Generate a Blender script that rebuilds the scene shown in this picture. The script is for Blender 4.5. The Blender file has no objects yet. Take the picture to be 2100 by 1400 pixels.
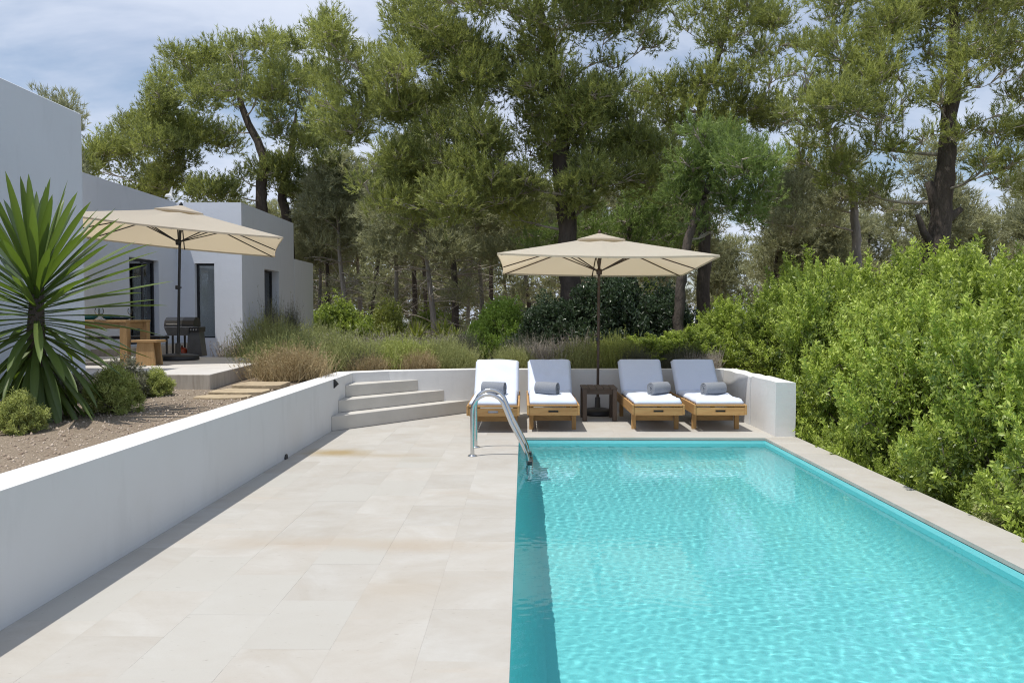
import bpy, math, random
import numpy as np
from mathutils import Vector, Matrix, Euler

# ------------------------------------------------------------------ camera, sky, sun, exposure
scene = bpy.context.scene
COL = scene.collection
R = math.radians
H = 1.725
PITCH = math.atan(53 / 1600.0); YAW = math.atan(24 / 1600.0)
cam_d = bpy.data.cameras.new("camera"); cam = bpy.data.objects.new("camera", cam_d); COL.objects.link(cam)
cam_d.sensor_width = 36.0; cam_d.lens = 1600 / 2100 * 36.0; cam_d.clip_end = 2000.0; cam_d.clip_start = 0.05
cam.location = (0, 0, H); cam.rotation_euler = (math.pi / 2 - PITCH, 0, YAW)
scene.camera = cam

SX, SY = 0.29, 0.19                      # shadow offset per metre of height
SUN_EL = math.atan(1 / math.hypot(SX, SY))
sun_dir = Vector((SX, SY, -1.0)).normalized()
sd = bpy.data.lights.new("sun", 'SUN'); sun = bpy.data.objects.new("sun", sd); COL.objects.link(sun)
sd.energy = 4.2; sd.angle = R(0.53); sd.color = (1.0, 0.955, 0.88)
sun.rotation_euler = sun_dir.to_track_quat('-Z', 'Y').to_euler()
sun.location = (-10, -4, 40)

world = bpy.data.worlds.new("World"); scene.world = world; world.use_nodes = True
wn = world.node_tree; wn.nodes.clear(); L = wn.links.new
sky = wn.nodes.new("ShaderNodeTexSky"); sky.sky_type = 'NISHITA'; sky.sun_disc = False
sky.sun_elevation = SUN_EL; sky.sun_rotation = math.atan2(-SX, -SY)
sky.air_density = 1.0; sky.dust_density = 1.2; sky.ozone_density = 1.0
tc = wn.nodes.new("ShaderNodeTexCoord"); sep = wn.nodes.new("ShaderNodeSeparateXYZ"); L(tc.outputs["Generated"], sep.inputs[0])
zc = wn.nodes.new("ShaderNodeMath"); zc.operation = 'MAXIMUM'; L(sep.outputs[2], zc.inputs[0]); zc.inputs[1].default_value = 0.0
za = wn.nodes.new("ShaderNodeMath"); za.operation = 'ADD'; L(zc.outputs[0], za.inputs[0]); za.inputs[1].default_value = 0.16
dv = wn.nodes.new("ShaderNodeVectorMath"); dv.operation = 'DIVIDE'; L(tc.outputs["Generated"], dv.inputs[0])
cb = wn.nodes.new("ShaderNodeCombineXYZ"); L(za.outputs[0], cb.inputs[0]); L(za.outputs[0], cb.inputs[1]); cb.inputs[2].default_value = 1.0
L(cb.outputs[0], dv.inputs[1])
n1 = wn.nodes.new("ShaderNodeTexNoise"); n1.inputs["Scale"].default_value = 1.05; n1.inputs["Detail"].default_value = 7.0
n1.inputs["Roughness"].default_value = 0.55; n1.inputs["Distortion"].default_value = 0.35
mpw = wn.nodes.new("ShaderNodeMapping"); mpw.inputs["Location"].default_value = (3.35, 1.7, 0.0); L(dv.outputs[0], mpw.inputs[0]); L(mpw.outputs[0], n1.inputs["Vector"])
cr = wn.nodes.new("ShaderNodeMapRange"); cr.interpolation_type = 'SMOOTHSTEP'; L(n1.outputs["Fac"], cr.inputs[0])
cr.inputs[1].default_value = 0.36; cr.inputs[2].default_value = 0.56; cr.inputs[3].default_value = 0.12; cr.inputs[4].default_value = 0.97
n2 = wn.nodes.new("ShaderNodeTexNoise"); n2.inputs["Scale"].default_value = 2.3; n2.inputs["Detail"].default_value = 5.0; L(mpw.outputs[0], n2.inputs["Vector"])
ccol = wn.nodes.new("ShaderNodeMix"); ccol.data_type = 'RGBA'; L(n2.outputs["Fac"], ccol.inputs[0])
ccol.inputs[6].default_value = (3.7, 4.4, 5.9, 1); ccol.inputs[7].default_value = (6.7, 7.1, 7.9, 1)
mixw = wn.nodes.new("ShaderNodeMix"); mixw.data_type = 'RGBA'; L(cr.outputs[0], mixw.inputs[0]); L(sky.outputs[0], mixw.inputs[6]); L(ccol.outputs[2], mixw.inputs[7])
bg = wn.nodes.new("ShaderNodeBackground"); bg.inputs[1].default_value = 0.135; L(mixw.outputs[2], bg.inputs[0])
wo = wn.nodes.new("ShaderNodeOutputWorld"); L(bg.outputs[0], wo.inputs[0])

vs = scene.view_settings
vs.view_transform = 'Standard'; vs.look = 'None'; vs.exposure = 0.0; vs.gamma = 1.0; vs.use_curve_mapping = False
cy = scene.cycles
cy.use_denoising = True; cy.denoiser = 'OPENIMAGEDENOISE'; cy.denoising_input_passes = 'RGB_ALBEDO_NORMAL'; cy.denoising_prefilter = 'NONE'; cy.filter_width = 1.1
cy.max_bounces = 10; cy.diffuse_bounces = 4; cy.glossy_bounces = 4; cy.transmission_bounces = 8; cy.transparent_max_bounces = 12
cy.sample_clamp_indirect = 6.0
rng = np.random.default_rng(7)
random.seed(7)

# ------------------------------------------------------------------ materials
MATS = {}
def nodes_of(name):
    m = bpy.data.materials.new(name); m.use_nodes = True
    nt = m.node_tree; b = nt.nodes["Principled BSDF"]
    MATS[name] = m
    return m, nt, b
def N(nt, kind, **kw):
    n = nt.nodes.new(kind)
    for k, v in kw.items():
        setattr(n, k, v)
    return n
def mixrgb(nt, fac, a, b, mode='MIX'):
    m = N(nt, "ShaderNodeMix", data_type='RGBA', blend_type=mode)
    for sock, v in ((m.inputs[0], fac), (m.inputs[6], a), (m.inputs[7], b)):
        if isinstance(v, (int, float)): sock.default_value = v
        elif isinstance(v, tuple): sock.default_value = (*v, 1)
        else: nt.links.new(v, sock)
    return m.outputs[2]
def noise(nt, scale, detail=4.0, rough=0.55, vec=None, stretch=None, coord="Object", dist=0.0):
    t = N(nt, "ShaderNodeTexCoord")
    src = t.outputs[coord] if vec is None else vec
    if stretch:
        mp = N(nt, "ShaderNodeMapping"); mp.inputs["Scale"].default_value = stretch
        nt.links.new(src, mp.inputs[0]); src = mp.outputs[0]
    n = N(nt, "ShaderNodeTexNoise"); n.inputs["Scale"].default_value = scale
    n.inputs["Detail"].default_value = detail; n.inputs["Roughness"].default_value = rough; n.inputs["Distortion"].default_value = dist
    nt.links.new(src, n.inputs["Vector"])
    return n.outputs["Fac"]
def ramp(nt, fac, lo, hi, a=0.0, b=1.0):
    m = N(nt, "ShaderNodeMapRange"); nt.links.new(fac, m.inputs[0])
    for i, v in ((1, lo), (2, hi), (3, a), (4, b)): m.inputs[i].default_value = v
    return m.outputs[0]
def bump(nt, b, h, strength, dist=0.01):
    bp = N(nt, "ShaderNodeBump"); bp.inputs["Strength"].default_value = strength; bp.inputs["Distance"].default_value = dist
    nt.links.new(h, bp.inputs["Height"]); nt.links.new(bp.outputs[0], b.inputs["Normal"])
def pmat(name, c1, c2=None, scale=8.0, rough=0.6, bmp=0.0, bdist=0.01, stretch=None, metal=0.0, detail=5.0, objvar=0.0, lo=.3, hi=.7, coord="Object", spec=None):
    m, nt, b = nodes_of(name)
    b.inputs["Roughness"].default_value = rough; b.inputs["Metallic"].default_value = metal
    if spec is not None: b.inputs["Specular IOR Level"].default_value = spec
    if c2 is None: c2 = tuple(v * 0.88 for v in c1)
    f = noise(nt, scale, detail, stretch=stretch, coord=coord)
    out = mixrgb(nt, ramp(nt, f, lo, hi), c1, c2)
    if objvar:
        oi = N(nt, "ShaderNodeObjectInfo")
        k = ramp(nt, oi.outputs["Random"], 0, 1, 1 - objvar, 1 + objvar * .5)
        cc = N(nt, "ShaderNodeCombineXYZ")
        for i in range(3): nt.links.new(k, cc.inputs[i])
        out = mixrgb(nt, 1.0, out, cc.outputs[0], 'MULTIPLY')
    nt.links.new(out, b.inputs["Base Color"])
    if bmp: bump(nt, b, noise(nt, scale * 4, 4, stretch=stretch, coord=coord), bmp, bdist)
    return m

def plaster(name, c, c2, streak=0.0):
    m, nt, b = nodes_of(name); b.inputs["Roughness"].default_value = .85; b.inputs["Specular IOR Level"].default_value = .25
    f = noise(nt, .8, 6); f2 = noise(nt, 5, 5, stretch=(1, 1, .25))
    o = mixrgb(nt, ramp(nt, f, .35, .7), c, c2)
    o = mixrgb(nt, ramp(nt, f2, .55, .8, 0, .25 + streak), o, tuple(v * .8 for v in c2))
    nt.links.new(o, b.inputs["Base Color"])
    bump(nt, b, noise(nt, 9, 6), .14, .02)
    return m
plaster("white_plaster", (.66, .665, .67), (.62, .62, .615), .12)
plaster("house_plaster", (.66, .695, .76), (.63, .665, .725))
# wood with grain along an axis
def wood(name, c1, c2, axis=0, rough=.6, objvar=.2):
    st = [9, 9, 9]; st[axis] = .7
    m, nt, b = nodes_of(name); b.inputs["Roughness"].default_value = rough; b.inputs["Specular IOR Level"].default_value = .3
    f = noise(nt, 3.0, 6, .6, stretch=tuple(st), dist=.5); g = noise(nt, 14.0, 3, .6, stretch=tuple(st))
    o = mixrgb(nt, ramp(nt, f, .3, .7), c1, c2)
    o = mixrgb(nt, ramp(nt, g, .55, .75, 0, .45), o, tuple(v * .45 for v in c2))
    oi = N(nt, "ShaderNodeObjectInfo"); k = ramp(nt, oi.outputs["Random"], 0, 1, 1 - objvar, 1 + objvar * .6)
    cc = N(nt, "ShaderNodeCombineXYZ")
    for i in range(3): nt.links.new(k, cc.inputs[i])
    o = mixrgb(nt, 1.0, o, cc.outputs[0], 'MULTIPLY')
    nt.links.new(o, b.inputs["Base Color"]); bump(nt, b, g, .3, .004)
    return m
for ax, s in ((0, "x"), (1, "y"), (2, "z")):
    wood("teak_" + s, (.47, .29, .12), (.36, .20, .075), ax, objvar=.35)
    wood("oak_" + s, (.42, .27, .13), (.31, .185, .08), ax)
    wood("dark_wood_" + s, (.13, .095, .07), (.075, .055, .042), ax)
pmat("black_metal", (.018, .019, .022), (.012, .012, .014), 6, .42)
pmat("umbrella_pole", (.085, .05, .032), (.045, .028, .02), 6, .5)
pmat("black_plastic", (.03, .031, .035), (.02, .02, .022), 8, .5)
pmat("grey_enamel", (.10, .105, .115), (.07, .073, .08), 6, .35)
pmat("steel", (.62, .63, .64), (.55, .56, .57), 20, .16, metal=1.0, stretch=(1, 1, .1))
pmat("orange_steel", (.42, .07, .025), (.33, .05, .02), 6, .45)
pmat("white_towel", (.64, .70, .835), (.61, .67, .80), 60, .95, .5, .004, spec=.1)
pmat("mattress_blue", (.55, .60, .72), (.5, .55, .68), 40, .95, .4, .003, spec=.1)
pmat("grey_towel", (.29, .31, .345), (.21, .225, .255), 120, .98, .8, .006, spec=.05)
pmat("teal_glaze", (.03, .22, .24), (.02, .15, .18), 5, .2)
pmat("navy_glaze", (.03, .06, .11), (.02, .04, .08), 5, .25)
pmat("frame_black", (.012, .014, .02), (.01, .011, .015), 4, .45)
pmat("room_grey", (.6, .6, .6), (.55, .55, .56), 3, .8)
pmat("sandstone", (.46, .37, .24), (.32, .25, .165), 5, .85, .6, .02, objvar=.2)
pmat("bark", (.105, .085, .07), (.05, .04, .034), 5, .95, 1.0, .05, stretch=(1, 1, .3))
pmat("bark_grey", (.33, .31, .285), (.18, .165, .15), 5, .95, 1.0, .04, stretch=(1, 1, .3))
pmat("twig", (.24, .205, .175), (.12, .10, .085), 4, .95)
pmat("dry_twig", (.44, .40, .34), (.27, .235, .20), 4, .95)

# concrete with board marks
m, nt, b = nodes_of("concrete"); b.inputs["Roughness"].default_value = .85
f = noise(nt, 1.2, 7, .6); g = noise(nt, 9, 5, .6, stretch=(3, 3, .25))
o = mixrgb(nt, ramp(nt, f, .3, .7), (.50, .455, .40), (.36, .325, .285)); o = mixrgb(nt, ramp(nt, g, .45, .72, 0, .65), o, (.25, .21, .17))
nt.links.new(o, b.inputs["Base Color"]); bump(nt, b, g, .4, .01)
# smooth concrete paving on the terrace top
pmat("concrete_top", (.56, .54, .51), (.49, .47, .445), 2.2, .8, .15, .01)

# limestone deck: tone by tile, soft clouding, pits, and the rust stain by the wall
def stone_mat(name, with_stain):
    m, nt, b = nodes_of(name); b.inputs["Roughness"].default_value = .72; b.inputs["Specular IOR Level"].default_value = .3
    geo = N(nt, "ShaderNodeNewGeometry"); pos = geo.outputs["Position"]
    oi = N(nt, "ShaderNodeObjectInfo")
    off = N(nt, "ShaderNodeVectorMath", operation='MULTIPLY_ADD'); nt.links.new(oi.outputs["Random"], off.inputs[0]); off.inputs[1].default_value = (1.6, 2.3, 0); nt.links.new(pos, off.inputs[2]); tp_ = off.outputs[0]
    f = noise(nt, 1.3, 8, .65, vec=tp_, dist=.8)
    o = mixrgb(nt, ramp(nt, f, .32, .68), (.455, .443, .415), (.39, .362, .32))
    fb = noise(nt, 6.5, 8, .7, vec=tp_, stretch=(.6, 1.3, 1), dist=.5); o = mixrgb(nt, ramp(nt, fb, .42, .75, 0, .38), o, (.37, .345, .305))
    f3 = noise(nt, 2.6, 5, .6, vec=pos, stretch=(.35, 1.6, 1), dist=.4)
    o = mixrgb(nt, ramp(nt, f3, .60, .80, 0, .5), o, (.42, .36, .295))
    # per-tile tone: most alike, a few greyer
    tone = ramp(nt, oi.outputs["Random"], .80, .90, 0, .75)
    o = mixrgb(nt, tone, o, (.40, .39, .36))
    tv = ramp(nt, oi.outputs["Random"], 0, .8, .96, 1.04)
    cc = N(nt, "ShaderNodeCombineXYZ")
    for i in range(3): nt.links.new(tv, cc.inputs[i])
    o = mixrgb(nt, 1.0, o, cc.outputs[0], 'MULTIPLY')
    pit = noise(nt, 30, 3, .6, vec=pos, stretch=(.6, 1.5, 1)); o = mixrgb(nt, ramp(nt, pit, .66, .74, 0, .65), o, (.27, .25, .22))
    if with_stain:
        def stain(cx, cy, rx, ry, col, amt, o):
            mp = N(nt, "ShaderNodeMapping"); mp.inputs["Location"].default_value = (-cx / rx, -cy / ry, 0); mp.inputs["Scale"].default_value = (1 / rx, 1 / ry, 0)
            nt.links.new(pos, mp.inputs[0])
            nv = N(nt, "ShaderNodeTexNoise"); nv.inputs["Scale"].default_value = 3.4; nv.inputs["Detail"].default_value = 8; nv.inputs["Roughness"].default_value = .68; nt.links.new(pos, nv.inputs["Vector"])
            ad = N(nt, "ShaderNodeVectorMath", operation='MULTIPLY_ADD'); nt.links.new(nv.outputs["Color"], ad.inputs[0]); ad.inputs[1].default_value = (1.1, 1.1, 0); nt.links.new(mp.outputs[0], ad.inputs[2])
            sb = N(nt, "ShaderNodeVectorMath", operation='SUBTRACT'); nt.links.new(ad.outputs[0], sb.inputs[0]); sb.inputs[1].default_value = (.55, .55, 0)
            ln = N(nt, "ShaderNodeVectorMath", operation='LENGTH'); nt.links.new(sb.outputs[0], ln.inputs[0])
            k = ramp(nt, ln.outputs["Value"], .25, 1.05, amt, 0)
            return mixrgb(nt, k, o, col)
        o = stain(-2.35, 9.75, .55, .35, (.30, .215, .085), .8, o)
        o = stain(-1.7, 9.55, .75, .22, (.35, .29, .205), .5, o)
        o = stain(-1.25, 9.25, .5, .2, (.35, .315, .25), .4, o)
        o = stain(-1.35, 5.85, 1.3, .22, (.38, .305, .225), .42, o)
        o = stain(-.75, 5.75, .55, .2, (.36, .295, .22), .38, o)
        o = stain(-.8, 4.9, .4, .3, (.385, .325, .25), .28, o)
    nt.links.new(o, b.inputs["Base Color"])
    bump(nt, b, noise(nt, 50, 5, .6, vec=pos), .18, .004)
    return m
stone_mat("limestone", True); stone_mat("limestone_coping", False)
pmat("mortar", (.44, .42, .385), (.40, .38, .345), 20, .9)
pmat("step_stone", (.53, .51, .47), (.47, .45, .41), 2.5, .8, .25, .008)
pmat("basin_plaster", (.225, .665, .69), (.22, .65, .675), 1.2, .7)

# gravel garden soil
m, nt, b = nodes_of("gravel"); b.inputs["Roughness"].default_value = .95; b.inputs["Specular IOR Level"].default_value = .15
t = N(nt, "ShaderNodeTexCoord")
v1 = N(nt, "ShaderNodeTexVoronoi"); v1.inputs["Scale"].default_value = 48; nt.links.new(t.outputs["Object"], v1.inputs["Vector"])
f = noise(nt, .5, 5)
o = mixrgb(nt, v1.outputs["Distance"], (.31, .255, .19), (.17, .135, .10))
hs = N(nt, "ShaderNodeSeparateXYZ"); nt.links.new(v1.outputs["Color"], hs.inputs[0])
o = mixrgb(nt, ramp(nt, hs.outputs[0], 0, 1, 0, .6), o, (.39, .33, .265))
o = mixrgb(nt, ramp(nt, f, .35, .65, 0, .5), o, (.20, .15, .11))
nt.links.new(o, b.inputs["Base Color"])
bump(nt, b, v1.outputs["Distance"], .9, .02); nt.nodes["Bump"].invert = True
# forest floor
pmat("forest_floor", (.30, .23, .155), (.18, .135, .09), 1.1, .95, .8, .05)

# fabrics: canopy cloth lets some light through
m, nt, b = nodes_of("canvas"); b.inputs["Roughness"].default_value = .9; b.inputs["Specular IOR Level"].default_value = .1
f = noise(nt, 2.0, 4); g = noise(nt, 160, 2)
o = mixrgb(nt, f, (.60, .555, .475), (.56, .515, .44)); nt.links.new(o, b.inputs["Base Color"]); bump(nt, b, g, .15, .003)
tr = N(nt, "ShaderNodeBsdfTranslucent"); tr.inputs[0].default_value = (.76, .63, .43, 1)
mx = N(nt, "ShaderNodeMixShader"); mx.inputs[0].default_value = .40
nt.links.new(b.outputs[0], mx.inputs[1]); nt.links.new(tr.outputs[0], mx.inputs[2]); nt.links.new(mx.outputs[0], nt.nodes["Material Output"].inputs[0])

# window glass: reflects and lets the room show
m, nt, b = nodes_of("window_glass")
gl = N(nt, "ShaderNodeBsdfGlossy"); gl.inputs["Roughness"].default_value = .02; gl.inputs[0].default_value = (.9, .93, .95, 1)
tp = N(nt, "ShaderNodeBsdfTransparent"); tp.inputs[0].default_value = (.86, .9, .9, 1)
fr = N(nt, "ShaderNodeFresnel"); fr.inputs[0].default_value = 2.1
mx = N(nt, "ShaderNodeMixShader"); nt.links.new(fr.outputs[0], mx.inputs[0]); nt.links.new(tp.outputs[0], mx.inputs[1]); nt.links.new(gl.outputs[0], mx.inputs[2])
nt.links.new(mx.outputs[0], nt.nodes["Material Output"].inputs[0])
m, nt, b = nodes_of("clear_glass")
gl = N(nt, "ShaderNodeBsdfGlossy"); gl.inputs["Roughness"].default_value = .12
tp = N(nt, "ShaderNodeBsdfTransparent"); tp.inputs[0].default_value = (.95, .97, .98, 1)
fr = N(nt, "ShaderNodeFresnel"); fr.inputs[0].default_value = 1.25
mx = N(nt, "ShaderNodeMixShader"); nt.links.new(fr.outputs[0], mx.inputs[0]); nt.links.new(tp.outputs[0], mx.inputs[1]); nt.links.new(gl.outputs[0], mx.inputs[2])
nt.links.new(mx.outputs[0], nt.nodes["Material Output"].inputs[0])

# leaves: two tones by the 'tint' attribute, some light passing through
def leaf_mat(name, dark, light, trans, rough=.5, tfac=.35, spec=.4):
    m, nt, b = nodes_of(name); b.inputs["Roughness"].default_value = rough; b.inputs["Specular IOR Level"].default_value = spec
    at = N(nt, "ShaderNodeAttribute"); at.attribute_name = "tint"
    o = mixrgb(nt, at.outputs["Fac"], dark, light); nt.links.new(o, b.inputs["Base Color"])
    o2 = mixrgb(nt, at.outputs["Fac"], tuple(v * .8 for v in trans), trans)
    tr = N(nt, "ShaderNodeBsdfTranslucent"); nt.links.new(o2, tr.inputs[0])
    mx = N(nt, "ShaderNodeMixShader"); mx.inputs[0].default_value = tfac
    nt.links.new(b.outputs[0], mx.inputs[1]); nt.links.new(tr.outputs[0], mx.inputs[2]); nt.links.new(mx.outputs[0], nt.nodes["Material Output"].inputs[0])
    return m
leaf_mat("pine_needle", (.085, .115, .048), (.47, .51, .15), (.44, .49, .12), tfac=.40)
leaf_mat("pine_needle_fresh", (.085, .13, .05), (.34, .44, .13), (.30, .42, .10), tfac=.40)
leaf_mat("pine_needle_grey", (.20, .22, .14), (.48, .49, .29), (.43, .44, .21), tfac=.40)
leaf_mat("mastic_leaf", (.055, .10, .038), (.52, .62, .13), (.48, .62, .09), .42, spec=.45)
leaf_mat("bright_leaf", (.20, .32, .06), (.42, .56, .12), (.40, .56, .07), .45)
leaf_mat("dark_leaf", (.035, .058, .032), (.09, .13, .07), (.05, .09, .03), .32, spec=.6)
leaf_mat("dry_stem", (0.34, 0.255, 0.14), (0.58, 0.48, 0.29), (0.4, 0.31, 0.15), .8, .2, .1)
leaf_mat("olive_stem", (.22, .25, .10), (.50, .52, .24), (.44, .47, .17), .8, .25, .1)
leaf_mat("green_stem", (0.27, 0.32, 0.1), (0.52, 0.56, 0.2), (0.46, 0.52, 0.12), .7, .3, .1)
leaf_mat("lavender_stem", (0.36, 0.32, 0.28), (0.58, 0.53, 0.46), (0.38, 0.34, 0.28), .9, .2, .1)
leaf_mat("yucca_leaf", (.026, .055, .02), (.16, .22, .06), (.20, .32, .03), .34, .28, .5)
leaf_mat("agave_leaf", (.15, .19, .04), (.32, .34, .09), (.25, .30, .04), .5)
leaf_mat("grey_leaf", (0.12, 0.125, 0.095), (0.3, 0.3, 0.21), (0.18, 0.19, 0.1), .8)

# ------------------------------------------------------------------ mesh builders
def tag(o, label=None, cat=None, group=None, kind=None):
    if label: o["label"] = label
    if cat: o["category"] = cat
    if group: o["group"] = group
    if kind: o["kind"] = kind
    return o
def empty(name, loc=(0, 0, 0), rz=0.0):
    o = bpy.data.objects.new(name, None); COL.objects.link(o); o.location = loc; o.rotation_euler = (0, 0, rz); o.empty_display_size = .1
    return o
def link(name, me, parent=None, loc=None, rot=None, scale=None):
    o = bpy.data.objects.new(name, me); COL.objects.link(o)
    if parent: o.parent = parent
    if loc is not None: o.location = loc
    if rot is not None: o.rotation_euler = rot
    if scale is not None: o.scale = scale
    return o
def mesh_np(name, verts, faces, mat, tint=None, smooth=False):
    """verts (n,3), faces (m,k) arrays -> mesh"""
    me = bpy.data.meshes.new(name)
    verts = np.ascontiguousarray(verts, np.float32); faces = np.ascontiguousarray(faces, np.int32)
    m, k = faces.shape
    me.vertices.add(len(verts)); me.vertices.foreach_set("co", verts.ravel())
    me.loops.add(m * k); me.loops.foreach_set("vertex_index", faces.ravel())
    me.polygons.add(m); me.polygons.foreach_set("loop_start", np.arange(0, m * k, k, dtype=np.int32))
    if smooth: me.polygons.foreach_set("use_smooth", np.ones(m, bool))
    me.update(calc_edges=True)
    if tint is not None:
        a = me.attributes.new("tint", 'FLOAT', 'POINT'); a.data.foreach_set("value", np.ascontiguousarray(tint, np.float32))
    me.materials.append(MATS[mat])
    return me
class MB:
    def __init__(s): s.v = []; s.f = []; s.sm = []
    def add(s, vs, fs, smooth=False):
        o = len(s.v); s.v += [tuple(v) for v in vs]; s.f += [tuple(i + o for i in f) for f in fs]; s.sm += [smooth] * len(fs)
        return s
    def box(s, x0, x1, y0, y1, z0, z1, c=0.0, M=None):
        """box with chamfered edges of size c"""
        cx, cy_, cz = (x0 + x1) / 2, (y0 + y1) / 2, (z0 + z1) / 2; h = ((x1 - x0) / 2, (y1 - y0) / 2, (z1 - z0) / 2)
        if c <= 0:
            vs = [Vector((cx + sx * h[0], cy_ + sy * h[1], cz + sz * h[2])) for sz in (-1, 1) for sy in (-1, 1) for sx in (-1, 1)]
            fs = [(0, 2, 3, 1), (4, 5, 7, 6), (0, 1, 5, 4), (2, 6, 7, 3), (0, 4, 6, 2), (1, 3, 7, 5)]
        else:
            c = min(c, min(h) * .9); vs = []; idx = {}
            for sx in (-1, 1):
                for sy in (-1, 1):
                    for sz in (-1, 1):
                        S = (sx, sy, sz)
                        for a in range(3):
                            p = [(cx, cy_, cz)[i] + S[i] * (h[i] - (0 if i == a else c)) for i in range(3)]
                            idx[(S, a)] = len(vs); vs.append(Vector(p))
            fs = []
            for a in range(3):
                b_, d = [i for i in range(3) if i != a]
                for sa in (-1, 1):
                    q = []
                    for sb, sd_ in ((-1, -1), (1, -1), (1, 1), (-1, 1)):
                        S = [0] * 3; S[a] = sa; S[b_] = sb; S[d] = sd_; q.append(idx[(tuple(S), a)])
                    fs.append(tuple(q))
            for a in range(3):                       # edges along a
                b_, d = [i for i in range(3) if i != a]
                for sb in (-1, 1):
                    for sd_ in (-1, 1):
                        S0 = [0] * 3; S0[b_] = sb; S0[d] = sd_; S1 = list(S0); S0[a] = -1; S1[a] = 1
                        fs.append((idx[(tuple(S0), b_)], idx[(tuple(S1), b_)], idx[(tuple(S1), d)], idx[(tuple(S0), d)]))
            for sx in (-1, 1):
                for sy in (-1, 1):
                    for sz in (-1, 1):
                        fs.append(tuple(idx[((sx, sy, sz), a)] for a in range(3)))
            ctr = Vector((cx, cy_, cz)); out = []
            for f in fs:
                n = (vs[f[1]] - vs[f[0]]).cross(vs[f[2]] - vs[f[0]]); m_ = sum((vs[i] for i in f), Vector()) / len(f) - ctr
                out.append(f if n.dot(m_) > 0 else tuple(reversed(f)))
            fs = out
        if M is not None: vs = [M @ v for v in vs]
        return s.add(vs, fs)
    def prism(s, pts, z0, z1):
        """polygon in xy (counter-clockwise) extruded"""
        n = len(pts); vs = [(x, y, z0) for x, y in pts] + [(x, y, z1) for x, y in pts]
        fs = [tuple(range(n - 1, -1, -1)), tuple(range(n, 2 * n))] + [(i, (i + 1) % n, n + (i + 1) % n, n + i) for i in range(n)]
        return s.add(vs, fs)
    def tube(s, path, rad, seg=8, caps=True, smooth=True):
        P = [Vector(p) for p in path]; n = len(P)
        rr = rad if isinstance(rad, (list, tuple)) else [rad] * n
        vs = []; fs = []; up = None
        for i, p in enumerate(P):
            t = (P[min(i + 1, n - 1)] - P[max(i - 1, 0)]).normalized()
            if up is None:
                a = Vector((0, 0, 1)) if abs(t.z) < .9 else Vector((1, 0, 0)); up = t.cross(a).normalized()
            up = (up - t * up.dot(t)).normalized(); w = t.cross(up)
            for k in range(seg):
                a = 2 * math.pi * k / seg; vs.append(p + (up * math.cos(a) + w * math.sin(a)) * rr[i])
        for i in range(n - 1):
            for k in range(seg):
                k2 = (k + 1) % seg; fs.append((i * seg + k, i * seg + k2, (i + 1) * seg + k2, (i + 1) * seg + k))
        s.add(vs, fs, smooth)
        if caps:
            s.add(vs[:seg], [tuple(range(seg - 1, -1, -1))]); s.add(vs[-seg:], [tuple(range(seg))])
        return s
    def lathe(s, prof, seg=24, c=(0, 0, 0), smooth=True):
        """profile [(r,z)...] bottom to top, turned about z"""
        vs = []; fs = []; n = len(prof)
        for r, z in prof:
            for k in range(seg):
                a = 2 * math.pi * k / seg; vs.append((c[0] + r * math.cos(a), c[1] + r * math.sin(a), c[2] + z))
        for i in range(n - 1):
            for k in range(seg):
                k2 = (k + 1) % seg; fs.append((i * seg + k, i * seg + k2, (i + 1) * seg + k2, (i + 1) * seg + k))
        fs.append(tuple(range(seg - 1, -1, -1))); fs.append(tuple((n - 1) * seg + k for k in range(seg)))
        return s.add(vs, fs, smooth)
    def mesh(s, name, mat):
        me = bpy.data.meshes.new(name); me.from_pydata([tuple(v) for v in s.v], [], s.f)
        me.polygons.foreach_set("use_smooth", s.sm); me.update(); me.materials.append(MATS[mat]); return me
    def build(s, name, mat, parent=None, loc=None, rot=None):
        return link(name, s.mesh(name, mat), parent, loc, rot)
def copy_tree(o, parent=None):
    c = o.copy(); COL.objects.link(c); c.parent = parent
    for ch in o.children: copy_tree(ch, c)
    return c
def fnoise(p, sc, seed=0):
    """cheap smooth noise for numpy points, about -1..1"""
    r = np.random.default_rng(seed); out = np.zeros(len(p))
    for k in range(6):
        d = r.normal(size=3); d /= np.linalg.norm(d); out += np.sin((p @ d) * sc * r.uniform(.7, 1.6) + r.uniform(0, 6.28)) / 6
    return out * 1.6
# ------------------------------------------------------------------ ground, pool, deck, walls
def smooth01(t): t = np.clip(t, 0, 1); return t * t * (3 - 2 * t)
G = 0.69
def ground_z(x, y):
    back = smooth01((y - 14.0) / .05)                       # behind the pool wall
    left = 1 - smooth01((x + 3.10) / .05)                   # left of the long wall
    right = smooth01((x - 3.82) / .05)
    lowr = -.75
    zr = lowr
    fall = smooth01((x - 3.4) / 5.0)
    zb = G * (1 - fall) + lowr * fall
    zb = zb - .02 * np.clip(y - 34, 0, 500) + .10 * np.sin(x * .31) * np.sin(y * .27) * smooth01((y - 17) / 6)
    pit = np.full_like(x, -2.2)
    z = pit * (1 - right) + zr * right
    z = z * (1 - back) + zb * back
    gl = G + .03 * np.sin(x * .9) * np.sin(y * .7) - .02 * np.clip(y - 34, 0, 500)
    return z * (1 - left) + gl * left
xs = np.unique(np.round(np.concatenate([np.linspace(-300, -40, 14), np.linspace(-40, -3.4, 70), [-3.12, -3.10, -3.05, -3.0], np.linspace(-2.6, 3.5, 10), [3.80, 3.82, 3.87, 3.9], np.linspace(4.1, 14, 30), np.linspace(14.5, 60, 40), np.linspace(65, 300, 12)]), 3))
ys = np.unique(np.round(np.concatenate([np.linspace(-60, -6, 8), np.linspace(-5, 13.6, 40), [13.98, 14.0, 14.05, 14.1], np.linspace(14.3, 40, 80), np.linspace(41, 90, 30), np.linspace(95, 500, 15)]), 3))
gx, gy = np.meshgrid(xs, ys); gz = ground_z(gx, gy)
nx_, ny_ = len(xs), len(ys)
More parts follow.
